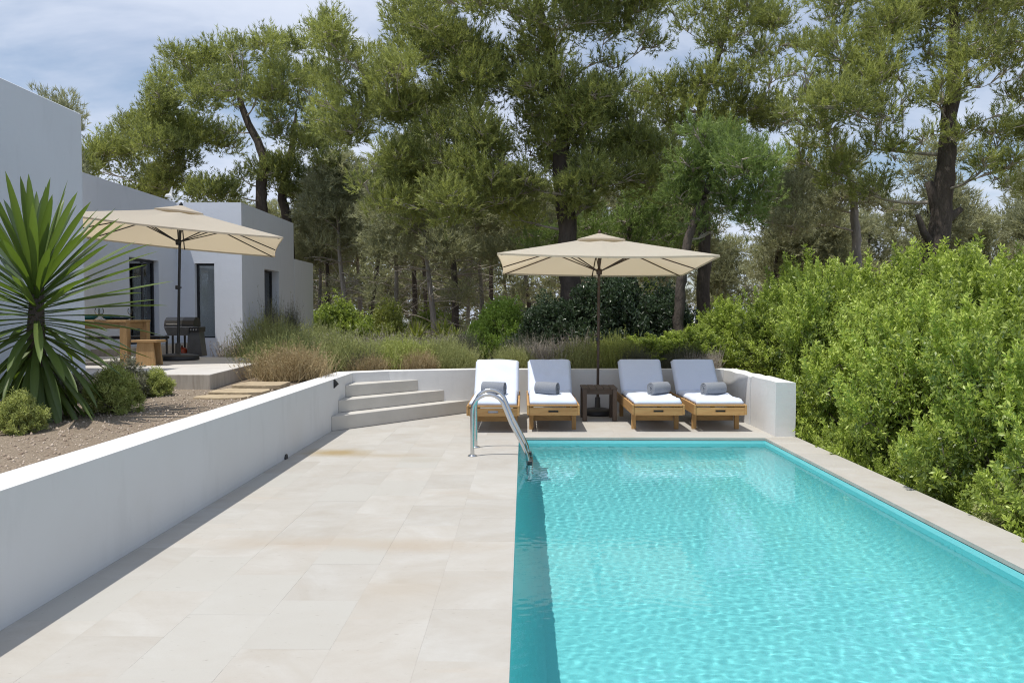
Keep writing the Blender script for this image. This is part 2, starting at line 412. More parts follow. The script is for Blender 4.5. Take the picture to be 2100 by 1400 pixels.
idx = np.arange(nx_ * ny_).reshape(ny_, nx_)
gf = np.stack([idx[:-1, :-1], idx[:-1, 1:], idx[1:, 1:], idx[1:, :-1]], -1).reshape(-1, 4)
gme = mesh_np("ground", np.stack([gx, gy, gz], -1).reshape(-1, 3), gf, "gravel", smooth=False)
gme.materials.append(MATS["forest_floor"])
ctr = np.stack([gx, gy], -1).reshape(-1, 2)[gf].mean(1)
gme.polygons.foreach_set("material_index", ((ctr[:, 1] > np.where(ctr[:, 0] < -4.5, 30.0, 20.5)) | (ctr[:, 0] > 3.0)).astype(np.int32))  # gravel carried on beside the house, added so its bounce lightens the far wall
tag(link("ground", gme), "brown gravel garden and forest soil around the pool", kind="structure")

# small loose stones on the gravel bed (too many to count)
n = 5200
px = rng.uniform(-7.6, -3.25, n); py = 3.6 + rng.beta(1.2, 1.1, n) * 7.2
keep = ~((px < -6.2) | ((px < -4.2) & (py > 10.5)))
px, py = px[keep], py[keep]; n = len(px)
oct_v = np.array([(1, 0, 0), (-1, 0, 0), (0, 1, 0), (0, -1, 0), (0, 0, 1), (0, 0, -.6)], float)
oct_f = np.array([(0, 2, 4), (2, 1, 4), (1, 3, 4), (3, 0, 4), (2, 0, 5), (1, 2, 5), (3, 1, 5), (0, 3, 5)])
sc = rng.uniform(.006, .02, (n, 1, 1)) * rng.uniform(.6, 1.3, (n, 1, 3)); jit = 1 + rng.normal(0, .2, (n, 6, 1))
pv = oct_v[None] * sc * jit
an = rng.uniform(0, 6.28, n); ca, sa = np.cos(an)[:, None], np.sin(an)[:, None]
pv = np.stack([pv[..., 0] * ca - pv[..., 1] * sa, pv[..., 0] * sa + pv[..., 1] * ca, pv[..., 2]], -1)
pz = ground_z(px, py)
pv += np.stack([px, py, pz], -1)[:, None, :]
pf = (oct_f[None] + 6 * np.arange(n)[:, None, None]).reshape(-1, 3)
m_, nt_, b_ = nodes_of("pebble"); b_.inputs["Roughness"].default_value = .9
at_ = N(nt_, "ShaderNodeAttribute"); at_.attribute_name = "tint"
nt_.links.new(mixrgb(nt_, at_.outputs["Fac"], (.22, .16, .115), (.50, .42, .34)), b_.inputs["Base Color"])
tag(link("gravel", mesh_np("gravel", pv.reshape(-1, 3), pf, "pebble", np.repeat(rng.uniform(0, 1, n), 6))), "loose brown gravel stones on the garden bed", "gravel", kind="stuff")

PX0, PX1, PY0, PY1 = -.069, 3.41, -2.0, 11.022        # pool opening
WX = -2.87                                            # inner face of the long wall
BY = 13.92                                            # inner face of the back wall
WL = -.085                                            # water level
bas = MB()
D = -1.08
bas.add([(PX0, PY0, D), (PX1, PY0, D), (PX1, PY1, D), (PX0, PY1, D)], [(0, 1, 2, 3)])
for x0, x1, y0, y1 in ((PX0 - .3, PX0, PY0 - .3, PY1 + .3), (PX1, PX1 + .3, PY0 - .3, PY1 + .3), (PX0, PX1, PY1, PY1 + .3), (PX0, PX1, PY0 - .3, PY0)):
    bas.box(x0, x1, y0, y1, D - .2, -.042)
# coved foot of the walls
def cove(ax, side, w, ztop):
    prof = [(w * (1 - math.cos(t)), ztop + (D - ztop) * math.sin(t)) for t in np.linspace(0, math.pi / 2, 9)]
    vs = []; n = len(prof)
    for e in (0, 1):
        for d, z in prof:
            if ax == 'x': vs.append((side - d if side > 1 else side + d, (PY0, PY1)[e], z + .001))
            else: vs.append(((PX0, PX1)[e], side - d, z + .001))
    bas.add(vs, [(i, i + 1, n + i + 1, n + i) for i in range(n - 1)], True)
cove('x', PX1, .55, -.30); cove('x', PX0, .22, -.45); cove('y', PY1, .55, -.30)
basin = bas.build("pool_basin", "basin_plaster"); tag(basin, "turquoise plastered basin of the swimming pool", kind="structure")

# water: real ripples
wx = np.arange(PX0 + .0005, PX1, .0135); wy = np.concatenate([np.arange(PY0 + .001, 2.5, .12), np.arange(2.5, 7.5, .013), np.arange(7.5, PY1 - .02, .02), [PY1 - .0005]])
wx[-1] = PX1 - .0005
X_, Y_ = np.meshgrid(wx, wy)
def ripples(x, y):
    r = np.random.default_rng(11); z = np.zeros_like(x)
    q = np.stack([x.ravel(), y.ravel(), np.zeros(x.size)], -1)
    wob = fnoise(q, 1.1, 3).reshape(x.shape) * .9; wob2 = fnoise(q, 1.4, 5).reshape(x.shape) * .9
    patch = .62 + .38 * fnoise(q, .8, 9).reshape(x.shape)
    z_amp = .00032
    for k in range(30):
        lam = r.uniform(.042, .13); a = r.normal(1.2, .9); ph = r.uniform(0, 6.28)
        z += z_amp * (lam / .2) ** 1.25 * np.sin(2 * math.pi / lam * ((x + .13 * wob) * math.cos(a) + (y + .13 * wob2) * math.sin(a)) + ph)
    return z * patch
Zw = WL + ripples(X_, Y_)
ii = np.arange(X_.size).reshape(X_.shape)
wf = np.stack([ii[:-1, :-1], ii[:-1, 1:], ii[1:, 1:], ii[1:, :-1]], -1).reshape(-1, 4)
m, nt, b = nodes_of("water")
nt.nodes.remove(b)
rf = N(nt, "ShaderNodeBsdfRefraction"); rf.inputs["IOR"].default_value = 1.33; rf.inputs["Roughness"].default_value = 0.0; rf.inputs[0].default_value = (.93, .99, .99, 1)
gl = N(nt, "ShaderNodeBsdfGlossy"); gl.inputs["Roughness"].default_value = 0.02
fr = N(nt, "ShaderNodeFresnel"); fr.inputs[0].default_value = 1.33
mx = N(nt, "ShaderNodeMixShader"); nt.links.new(fr.outputs[0], mx.inputs[0]); nt.links.new(rf.outputs[0], mx.inputs[1]); nt.links.new(gl.outputs[0], mx.inputs[2])
nt.links.new(mx.outputs[0], nt.nodes["Material Output"].inputs[0])
sd.cycles.is_caustics_light = True
basin.cycles.is_caustics_receiver = True
wme = mesh_np("pool_water", np.stack([X_, Y_, Zw], -1).reshape(-1, 3), wf, "water", smooth=True)
water = link("pool_water", wme); water.cycles.is_caustics_caster = True; tag(water, "clear rippled turquoise water filling the swimming pool", kind="structure")

# deck of limestone tiles, each a piece
deck = MB().box(WX - .1, PX0 - .3, -4, BY + .2, -.30, -.034).box(PX0 - .3, 3.87, PY1 + .3, BY + .2, -.30, -.034).box(PX1 + .3, 3.87, -4, PY1 + .3, -1.28, -.034).build("pool_deck", "mortar")
tag(deck, "pale limestone paved pool deck with fine joints", kind="structure")
tile_cache = {}
def tile(x0, x1, y0, y1, mat, z=0.0, name="tile"):
    w, l = round(x1 - x0, 3), round(y1 - y0, 3); key = (w, l, mat)
    if key not in tile_cache:
        tile_cache[key] = MB().box(-w / 2 + .0002, w / 2 - .0002, -l / 2 + .0002, l / 2 - .0002, -.034, 0, .0005).mesh("tile", mat)
    return link(name, tile_cache[key], deck, ((x0 + x1) / 2, (y0 + y1) / 2, z + random.uniform(-.0007, .0007)))
TW, TL = .4668, .69
cols = [PX0 + .001 - TW * k for k in range(7)]
for c in range(6):
    x1, x0 = cols[c], cols[c + 1]
    off = [.32, .07, .45, .22, .60, .12][c]
    y = -2.0 + off
    while y < PY1:
        tile(x0, x1, y, y + TL, "limestone"); y += TL
    while y < BY + .1:
        tile(x0, x1, y, y + TL, "limestone"); y += TL
# far strip: coping course along the pool end, then paving
xx = PX0 + .001
k = 0
while xx < 3.85:
    x1 = min(xx + TW * 1.55, 3.88)
    tile(xx, x1, PY1 - .001, PY1 + .46, "limestone"); xx = x1; k += 1
for c in range(9):
    x0 = PX0 + .001 + TW * c; x1 = min(x0 + TW, 3.88)
    if x1 - x0 < .1: continue
    y = PY1 + .46
    first = [.4, .69, .25, .55, .35, .69, .3, .5, .45][c]
    while y < BY + .1:
        l = first; tile(x0, x1, y, y + l, "limestone"); y += l; first = TL
y = -2.2
for k in range(15):
    l = .92
    y1 = min(y + l, PY1 - .001)
    if y1 - y > .1: tile(PX1 - .001, 3.88, y, y1, "limestone_coping")
    y += l

# walls round the deck
WH = .765
lw = MB().prism([(WX, -4.0), (WX, 13.02), (WX - .315, 13.3), (WX - .315, -4.0)], -.3, WH)
wl_ = lw.build("retaining_wall", "white_plaster"); tag(wl_, "long low white plastered wall along the left of the pool deck", "wall")
bw = MB().prism([(WX + .001, 13.0215), (-2.32, 13.42), (-.85, 13.87), (3.56, BY), (3.56, BY + .3), (-.95, BY + .27), (-2.45, 13.74), (WX - .314, 13.305)], -.3, WH)
tag(bw.build("retaining_wall", "white_plaster"), "white wall running behind the sun loungers and the steps", "wall")
def rough_slab(x0, x1, y0, y1, z0, z1, seed):
    """plastered block with softly uneven top"""
    nx, ny, nz = 8, 24, 10; r = np.random.default_rng(seed)
    vs = []; fs = []
    def face(fn, na, nb):
        o = len(vs)
        for i in range(na + 1):
            for j in range(nb + 1): vs.append(fn(i / na, j / nb))
        for i in range(na):
            for j in range(nb): fs.append((o + i * (nb + 1) + j, o + (i + 1) * (nb + 1) + j, o + (i + 1) * (nb + 1) + j + 1, o + i * (nb + 1) + j + 1))
    lx, ly, lz = x1 - x0, y1 - y0, z1 - z0
    face(lambda a, c: (x0 + lx * a, y0 + ly * c, z1), nx, ny)
    face(lambda a, c: (x0, y0 + ly * (1 - a), z0 + lz * c), ny, nz)
    face(lambda a, c: (x1, y0 + ly * a, z0 + lz * c), ny, nz)
    face(lambda a, c: (x0 + lx * a, y0, z0 + lz * c), nx, nz)
    face(lambda a, c: (x1 - lx * a, y1, z0 + lz * c), nx, nz)
    V = np.array(vs)
    t = np.clip((V[:, 2] - (z1 - .2)) / .2, 0, 1)
    q = V * np.array([1, 1, 1.0])
    d = np.stack([fnoise(q, 5, seed), fnoise(q, 5, seed + 1), fnoise(q, 6, seed + 2)], -1)
    V = V + d * np.stack([.006 + .006 * t, .006 + .006 * t, .012 * t], -1)
    me = bpy.data.meshes.new("wall"); me.from_pydata(V.tolist(), [], fs); me.polygons.foreach_set("use_smooth", [False] * len(fs)); me.materials.append(MATS["white_plaster"])
    return me
tag(link("end_wall", rough_slab(3.565, 3.875, 12.36, 14.22, -.3, .762, 3)), "white wall segment beside the rightmost lounger, behind the crack", "wall")
tag(link("end_wall", rough_slab(3.59, 3.873, 11.14, 12.345, -.3, .775, 8)), "freestanding white pillar end of the wall at the pool corner", "wall")

# corner steps: three diagonal treads against the walls
st = empty("corner_steps", (WX, 13.0, 0)); tag(st, "three diagonal limestone steps rising into the wall corner", "steps")
ends = [(-.96, 13.84), (-1.40, 13.705), (-1.84, 13.57)]; starts = [11.545, 11.99, 12.478]; tops = [.222, .414, .606]
for k in range(3):
    f0 = (WX + .002, starts[k]); f1 = ends[k]
    pts = [f0, f1]
    if k < 3: pts += [(-2.322, 13.418), (WX + .002, 13.018)]
    sb = MB().prism(pts, (0.001 if k == 0 else tops[k - 1] + .0015), tops[k] - .0)
    o = sb.build("step", "step_stone", st); o.matrix_parent_inverse = Matrix.Translation((-WX, -13.0, 0))
    nb = o.modifiers.new("b", 'BEVEL'); nb.width = .008; nb.segments = 2

# wall light and drain
wlamp = MB(); P_ = [(0, .0), (.066, .065), (0, .14)]
vs_ = [(a, -.035, z) for a, z in P_] + [(a, .035, z) for a, z in P_]
wlamp.add(vs_, [(0, 1, 2), (5, 4, 3), (0, 3, 4, 1), (1, 4, 5, 2), (0, 2, 5, 3)])
o = wlamp.build("wall_lamp", "black_metal", None, (WX + .001, 11.74, .625)); tag(o, "small black wedge shaped wall light near the steps", "lamp")
dr = MB(); dr.tube([(-.02, 0, 0), (.012, 0, 0)], .042, 14); dr.tube([(.010, 0, 0), (.016, 0, 0)], .05, 14)
o = dr.build("drain_spout", "black_plastic", None, (WX, 9.31, .012)); tag(o, "round black drain outlet at the foot of the long wall", "drain")

# ------------------------------------------------------------------ pool ladder
lad = empty("pool_ladder", (-.63, 9.85, 0)); tag(lad, "curved stainless steel pool ladder with two handrails", "ladder")
def rail(y):
    pts = [(0, 0, 0), (0, 0, .35), (0, 0, .52)]
    for a in np.linspace(180, 30, 9):
        pts.append((.20 + .20 * math.cos(R(a)), 0, .56 + .20 * math.sin(R(a))))
    pts += [(.48, 0, .40), (.62, 0, .14), (.675, 0, .02)]
    pts += [(.70, 0, -.10), (.705, 0, -.35), (.705, 0, -1.15)]
    return MB().tube([(p[0], p[1] + y, p[2]) for p in pts], .0245, 12).build("handrail", "steel", lad)
for y in (-.32, .32):
    rail(y)
    MB().lathe([(.058, 0), (.058, .008), (.04, .02), (.024, .022)], 20, (0, y, .001)).build("flange", "steel", lad)
for k, z in enumerate((-.22, -.47, -.72)):
    MB().box(.66, .75, -.30, .30, z - .012, z + .012, .004).build("tread", "steel", lad)
for y in (-.32, .32):
    MB().box(.675, .735, y - .032, y + .032, -.19, -.05, .006).build("clamp", "black_plastic", lad)

# ------------------------------------------------------------------ loungers
def slab_mesh(name, sx, sy, sz, mat, seed, wr=.006, nx=26, ny=36, droop=0.0):
    """soft padded slab: origin at the middle of the front lower edge, top surface with folds"""
    u = np.linspace(-1, 1, nx); v = np.linspace(0, 1, ny); U, V = np.meshgrid(u, v)
    ex = np.clip((np.abs(U) - .86) / .14, 0, 1); ey = np.clip((np.abs(V * 2 - 1) - .93) / .07, 0, 1)
    e = np.sqrt(1 - np.clip(ex ** 2 + ey ** 2, 0, 1))
    X0 = U * sx / 2; Y0 = V * sy
    q = np.stack([X0.ravel(), Y0.ravel(), 0 * X0.ravel()], -1)
    fold = fnoise(q, 14, seed).reshape(U.shape) * .5 + fnoise(q, 30, seed + 4).reshape(U.shape) * .35 - np.abs(fnoise(q, 9, seed + 8).reshape(U.shape)) * .8
    Zt = sz * (.42 + .58 * e) + wr * fold * (.3 + .7 * e)
    Zt -= droop * (np.clip((np.abs(U) - .9) / .1, 0, 1))
    top = np.stack([X0, Y0, Zt], -1).reshape(-1, 3); bot = np.stack([X0, Y0, np.zeros_like(X0)], -1).reshape(-1, 3)
    i = np.arange(nx * ny).reshape(ny, nx); F = np.stack([i[:-1, :-1], i[:-1, 1:], i[1:, 1:], i[1:, :-1]], -1).reshape(-1, 4)
    n = nx * ny; FB = F[:, ::-1] + n
    ring = np.concatenate([i[0, :], i[1:, -1], i[-1, -2::-1], i[-2:0:-1, 0]]); nxt = np.roll(ring, -1)
    S = np.stack([ring, ring + n, nxt + n, nxt], -1)
    return mesh_np(name, np.concatenate([top, bot]), np.concatenate([F, FB, S]), mat, smooth=True)
def lounger(x, y, label, seed, slot):
    t = empty("sun_lounger", (x, y, 0)); tag(t, label, "sun lounger", "wooden sun loungers in a row by the back wall")
    W = .39
    for s in (-1, 1):
        MB().box(min(s * W, s * (W - .032)), max(s * W, s * (W - .032)), 0, 2.22, .255, .405, .004).build("side_rail", "teak_y", t)
        for ly in (.30, 1.80):
            MB().box(min(s * (W - .034), s * (W - .10)), max(s * (W - .034), s * (W - .10)), ly, ly + .055, 0, .36, .004).build("leg", "teak_z", t)
    fb = MB(); a = W - .034; sl = .075
    fb.box(-a, -sl, .006, .032, .25, .365).box(sl, a, .006, .032, .25, .365).box(-sl, sl, .006, .032, .25, .295).box(-sl, sl, .006, .032, .327, .365)
    f_ = fb.build("front_board", "teak_x", t)
    MB().box(-sl - .005, sl + .005, .034, .04, .29, .333).build("slot_light_shade", "black_plastic" if slot else "white_towel", f_)  # plate behind the hole: black paints its shade, white the light showing through
    MB().box(-a, a, .004, .060, .381, .406, .004).build("front_slat", "teak_x", t)
    MB().box(-(W - .101), W - .101, .37, .395, .125, .235, .003).build("stretcher", "teak_x", t)
    for k in range(7):
        MB().box(-a, a, .13 + k * .19, .20 + k * .19, .381, .404, .003).build("seat_slat", "teak_x", t)
    seat = link("seat_cushion", slab_mesh("seat_cushion", .70, 1.46, .085, "white_towel", seed, .018), t, (0, .035, .408))
    hy, hz, ang = 1.49, .41, R(44)
    B = Matrix.Translation((0, hy, hz)) @ Matrix.Rotation(ang, 4, 'X')
    bf = MB()
    for s in (-1, 1): bf.box(s * .335 - .02, s * .335 + .02, 0, .70, -.03, -.002, M=B)
    for k in range(6): bf.box(-.315, .315, .03 + k * .125, .09 + k * .125, -.022, -.004, M=B)
    bf.build("backrest_frame", "dark_wood_x" if seed % 2 else "teak_x", t)
    bc = link("back_cushion", slab_mesh("back_cushion", .74, .74, .09, "white_towel", seed + 20, .020 if seed < 3 else .012, droop=.03), t, (0, hy - .01, hz), (ang, 0, 0))
    # prop that holds the back up
    top = B @ Vector((0, .45, -.03))
    for s in (-1, 1): MB().tube([(s * .30, top.y + .02, .32), (s * .30, top.y, top.z)], .012, 6).build("back_prop", "teak_z", t)
    return t
LG = [(-.45, 11.40, "leftmost lounger behind the pool ladder, its white cushion fully in the sun", 1, False),
      (.44, 11.50, "second lounger from the steps, half shaded, left of the dark side table", 2, True),
      (2.0, 11.55, "wooden lounger just right of the dark side table, its back in umbrella shade", 4, True),
      (2.92, 11.57, "rightmost lounger beside the white end wall", 5, True)]
for a in LG: lounger(*a)

def rolled_towel(x, y, z, rz, label, L_=.30, r0=.098):
    t = 2 * math.pi; n = 84; pts = []
    for k in range(n + 1):
        a = k / n * t * 3.3; r = .010 + (r0 - .010) * (k / n) ** .9; pts.append((r * math.cos(a), r * math.sin(a)))
    th = .0115; vs = []; fs = []; ex = [(-L_ / 2, -.003), (-L_ / 2 + .008, 0), (0, .0015), (L_ / 2 - .008, 0), (L_ / 2, -.003)]
    for xo, dr_ in ex:
        for sgn in (1, -1):
            for px_, pz_ in pts:
                l = math.hypot(px_, pz_) + 1e-6; k = (l + sgn * (th + dr_)) / l; vs.append((xo, px_ * k, pz_ * k))
    m = n + 1
    for e in range(len(ex) - 1):
        for s in (0, 1):
            o0 = (e * 2 + s) * m; o1 = ((e + 1) * 2 + s) * m
            for k in range(n): fs.append((o0 + k, o1 + k, o1 + k + 1, o0 + k + 1) if s == 0 else (o0 + k, o0 + k + 1, o1 + k + 1, o1 + k))
    for e in (0, len(ex) - 1):
        o0 = e * 2 * m; o1 = o0 + m
        for k in range(n): fs.append((o0 + k, o0 + k + 1, o1 + k + 1, o1 + k))
    for e in range(len(ex) - 1):
        a0, a1 = (e * 2) * m + n, (e * 2 + 1) * m + n; b0, b1 = a0 + 2 * m, a1 + 2 * m; fs.append((a0, b0, b1, a1))
    me = bpy.data.meshes.new("rolled_towel"); me.from_pydata(vs, [], fs); me.polygons.foreach_set("use_smooth", [True] * len(fs)); me.materials.append(MATS["grey_towel"])
    o = link("rolled_towel", me, None, (x, y, z), (R(215), 0, rz)); tag(o, label, "towel", "grey rolled towels on the loungers"); return o
zt = .408 + .080 + .098
rolled_towel(-.47, 12.30, zt, R(-16), "grey rolled towel on the leftmost lounger, partly behind the ladder rail", .37)
rolled_towel(.37, 12.28, zt, R(-24), "grey rolled towel on the half shaded second lounger", .36)
rolled_towel(2.13, 12.32, zt, R(32), "grey rolled towel on the lounger right of the side table, its coil facing left", .34)
rolled_towel(2.98, 12.28, zt, R(22), "grey rolled towel on the rightmost lounger by the wall", .37)

# dark side table
tb = empty("side_table", (1.245, 13.0, 0)); tag(tb, "small weathered dark wood side table between the loungers", "table")
w, d, h = .29, .28, .55
for k in range(5):
    x0 = -w + k * (2 * w / 5); MB().box(x0 + .003, x0 + 2 * w / 5 - .003, -d, d, h - .028, h, .003).build("top_board", "dark_wood_y", tb)
for sx in (-1, 1):
    for sy in (-1, 1):
        x_, y_ = sx * (w - .045), sy * (d - .045); MB().box(x_ - .034, x_ + .034, y_ - .034, y_ + .034, 0, h - .029, .004).build("leg", "dark_wood_z", tb)
for sy in (-1, 1): MB().box(-w + .08, w - .08, sy * (d - .045) - .012, sy * (d - .045) + .012, h - .11, h - .03).build("apron", "dark_wood_x", tb)
for sx in (-1, 1): MB().box(sx * (w - .045) - .012, sx * (w - .045) + .012, -d + .08, d - .08, h - .11, h - .03).build("apron", "dark_wood_y", tb)

# ------------------------------------------------------------------ parasols
def parasol(loc, rz, hx, hy, ze, za, tilt, label, base_r, lean=(0, 0), pole_mat="umbrella_pole", grow=0):
    """ze: height of the canopy edge, za: height of the apex; tilt (about local x, about local y)"""
    t = empty("parasol", loc, rz); tag(t, label, "parasol", "beige square garden parasols")
    T = Matrix.Translation((lean[0], lean[1], za - .15)) @ Matrix.Rotation(tilt[0], 4, 'X') @ Matrix.Rotation(tilt[1], 4, 'Y') @ Matrix.Translation((0, 0, -(za - .15)))
    MB().lathe([(base_r, 0), (base_r + .004, .03), (base_r - .01, .085), (base_r * .5, .115), (.05, .125), (.045, .30), (.03, .31)], 32).build("base", "black_plastic", t)
    MB().tube([(0, 0, .1), (lean[0], lean[1], za - .05)], .024, 14).build("pole", pole_mat, t)
    k_ = MB(); k_.lathe([(.028, 0), (.032, .01), (.032, .06), (.028, .07)], 12, (0, 0, 1.28)); k_.tube([(.03, 0, 1.315), (.075, 0, 1.315)], .012, 8); k_.build("clamp_knob", "black_plastic", t)
    n = 18; nt_ = 14
    cm = MB()
    def canopy(hx, hy, z_edge, z_ap, dip, sag, r0=0.0):
        mb = MB(); cs = [(-hx, -hy), (hx, -hy), (hx, hy), (-hx, hy)]
        for s in range(4):
            a, b2 = cs[s], cs[(s + 1) % 4]; vs = []; fs = []
            for j in range(nt_ + 1):
                tt = r0 + (1 - r0) * j / nt_
                for i in range(n + 1):
                    u = i / n; w_ = 2 * abs(u - .5)              # 0 middle, 1 corner
                    ex, ey = a[0] + (b2[0] - a[0]) * u, a[1] + (b2[1] - a[1]) * u
                    pull = 1 - .028 * (1 - (2 * u - 1) ** 2) * tt
                    seam = (1 - abs(2 * w_ - 1)) 
                    z = z_ap + (z_edge - z_ap) * tt ** .93 - sag * math.sin(math.pi * tt) * .35 * seam - dip * (1 - w_ ** 2) * tt ** 2
                    vs.append(T @ Vector((ex * tt * pull, ey * tt * pull, z)))
            for j in range(nt_):
                for i in range(n):
                    o = j * (n + 1) + i; fs.append((o, o + n + 1, o + n + 2, o + 1))
            mb.add(vs, fs, True)
            # hem
            hv = vs[-(n + 1):]; h2 = [v + Vector((0, 0, -.03)) for v in hv]; o = len(hv)
            mb.add(hv + h2, [(i, i + o, i + 1 + o, i + 1) for i in range(n)], True)
        return mb
    cano = canopy(hx, hy, ze, za, .03, .10).build("canopy", "canvas", t)
    canopy(.40, .36, za - .105, za + .055, -.02, -.03).build("vent_cap", "canvas", cano)
    MB().lathe([(.03, 0), (.034, .02), (.02, .05), (.008, .07)], 12, tuple(T @ Vector((0, 0, za + .04)))).build("finial", pole_mat, t)
    hub = T @ Vector((0, 0, za - .06)); run = T @ Vector((0, 0, za - .62))
    MB().lathe([(.05, -.03), (.055, 0), (.05, .03)], 14, tuple(hub)).build("hub", pole_mat, t)
    MB().lathe([(.045, -.05), (.052, 0), (.045, .05)], 14, tuple(run)).build("runner", pole_mat, t)
    for ax, ay in ((-1, -1), (0, -1), (1, -1), (1, 0), (1, 1), (0, 1), (-1, 1), (-1, 0)):
        corner = ax and ay; f = .965; dip = 0 if corner else .03
        zz = lambda tt: za + (ze - za) * tt ** .93 - .025 - dip * tt ** 2
        pts = [T @ Vector((ax * hx * tt * f, ay * hy * tt * f, zz(tt))) for tt in (.02, .25, .5, .75, 1.0)]
        rb = MB().tube(pts, .011, 6).build("rib", pole_mat, t)
        tm = .42; MB().tube([run, T @ Vector((ax * hx * tm * f, ay * hy * tm * f, zz(tm) - .012))], .010, 6).build("strut", pole_mat, rb)
    return t
parasol((1.29, 13.60, 0), 0, 1.72, 1.45, 2.60, 3.10, (R(-3.0), R(.6)), "beige parasol over the sun loungers, rising behind the side table", .29, (.02, -.02))
parasol((-6.28, 14.07, .919), R(20), 1.74, 1.62, 2.22, 2.75, (R(-1.5), R(4.5)), "tilted beige parasol over the house terrace", .36, (.07, 0), "black_metal")

# ------------------------------------------------------------------ terrace and its furniture
TZ = .919
ter = MB().prism([(-4.30, 10.62), (-4.72, 15.0), (-12.0, 15.6), (-12.0, 10.62)], G - .12, TZ)
tro = ter.build("terrace_slab", "concrete"); tag(tro, "raised concrete terrace slab in front of the house", "terrace")
tro.data.materials.append(MATS["concrete_top"]); tro.data.polygons[1].material_index = 1
nb = tro.modifiers.new("b", 'BEVEL'); nb.width = .012; nb.segments = 2
def flag(cx, cy_, rx, ry, seed, z, label):
    r = random.Random(seed); n = 11
    pts = [(cx + rx * sx_ * r.uniform(.86, 1.06), cy_ + ry * sy_ * r.uniform(.86, 1.06)) for sx_, sy_ in ((-1, -.8), (-.3, -1), (.5, -.95), (1, -.75), (1.05, .3), (.85, 1), (0, .95), (-.8, 1), (-1.05, .1))]
    o = MB().prism(pts, z - .06, z).build("stepping_stone", "sandstone"); tag(o, label, "stepping stone", "flat stones below the terrace")
    nb = o.modifiers.new("b", 'BEVEL'); nb.width = .008; nb.segments = 2
flag(-3.74, 11.05, .36, .36, 1, G + .07, "upper flat sandstone slab beside the terrace corner")
flag(-3.74, 10.28, .34, .28, 2, G + .045, "middle flat sandstone slab next to the long wall")
flag(-3.78, 9.72, .34, .20, 3, G + .025, "lowest flat stone slab half sunk in the gravel")

# dining table: the right end shows past the house corner
tt = empty("dining_table", (-7.27, 12.75, TZ)); tag(tt, "solid oak dining table on the terrace, set with bowls and glasses", "table")
x0, x1, y0, y1, h = -1.15, .93, -.40, .42, .735
for k in range(6):
    ya = y0 + k * (y1 - y0) / 6; MB().box(x0, x1, ya + .002, ya + (y1 - y0) / 6 - .002, h - .035, h, .004).build("top_board", "oak_x", tt)
for sx in (x0 + .07, x1 - .07 - .12):
    for sy in (y0 + .02, y1 - .14): MB().box(sx + .07, sx + .19, sy, sy + .12, 0, h - .036, .006).build("leg", "oak_z", tt)
for sy in (y0 + .05, y1 - .08): MB().box(x0 + .27, x1 - .13, sy, sy + .03, h - .14, h - .037).build("apron", "oak_x", tt)
for sx in (x0 + .19, x1 - .09): MB().box(sx, sx + .03, y0 + .141, y1 - .141, h - .14, h - .037).build("apron", "oak_y", tt)

sl_ = empty("stool", (-6.08, 12.56, TZ)); tag(sl_, "oak stool with splayed plank legs at the table end", "stool")
MB().box(-.21, .21, -.17, .17, .375, .415, .008).build("seat", "oak_x", sl_)
for s in (-1, 1):
    g = MB(); yo = s * .12
    g.add([(-.165, yo - .02, 0), (.165, yo - .02, 0), (.165, yo + .02, 0), (-.165, yo + .02, 0), (-.125, yo - .02, .374), (.125, yo - .02, .374), (.125, yo + .02, .374), (-.125, yo + .02, .374)],
          [(3, 2, 1, 0), (4, 5, 6, 7), (0, 1, 5, 4), (2, 3, 7, 6), (1, 2, 6, 5), (3, 0, 4, 7)]); g.build("leg", "oak_z", sl_)
MB().box(-.02, .02, -.099, .099, .25, .30).build("stretcher", "oak_y", sl_)

bn = empty("bench", (-7.3, 13.5, TZ)); tag(bn, "long black bench behind the dining table", "bench")
MB().box(-1.2, 1.05, -.17, .17, .40, .45, .006).build("seat", "black_metal", bn)
for sx in (-.95, .82):
    for s in (-1, 1): MB().tube([(sx, s * .07, .40), (sx + .10, s * .17, 0)], .028, 4, smooth=False).build("leg", "black_metal", bn)
    MB().box(sx + .02, sx + .06, -.12, .12, .18, .21).build("crossbar", "black_metal", bn)

def bowl(x, y, r, h, mat, label, z):
    p = [(r * .35, 0), (r * .5, .004), (r * .86, h * .55), (r, h), (r * .965, h), (r * .80, h * .58), (r * .45, .016)]
    o = MB().lathe(p, 26).build("bowl", mat, None, (x, y, z)); tag(o, label, "bowl"); return o
tz = TZ + .735
bowl(-7.02, 12.5, .15, .085, "teal_glaze", "teal glazed bowl on the oak table", tz)
bowl(-6.78, 12.72, .14, .06, "teal_glaze", "blue green bowl among the wine glasses", tz)
bowl(-6.52, 12.55, .17, .05, "navy_glaze", "shallow dark blue dish near the table end", tz)
for k, (x, y, lab) in enumerate(((-7.22, 12.5, "wine glass left of the teal bowl, at the house corner"), (-7.08, 12.86, "wine glass just behind the teal bowl"), (-6.80, 12.46, "wine glass between the teal bowl and the blue dish"), (-6.56, 12.92, "wine glass behind the dark blue dish"))):
    g = empty("wine_glass", (x, y, tz)); tag(g, lab, "glass", "wine glasses on the dining table")
    MB().lathe([(.034, 0), (.034, .003), (.006, .008), (.004, .075), (.012, .083)], 18).build("stem", "clear_glass", g)
    MB().lathe([(.012, .083), (.036, .11), (.041, .145), (.034, .19), (.032, .19), (.039, .145), (.034, .112), (.008, .087)], 18).build("cup", "clear_glass", g)

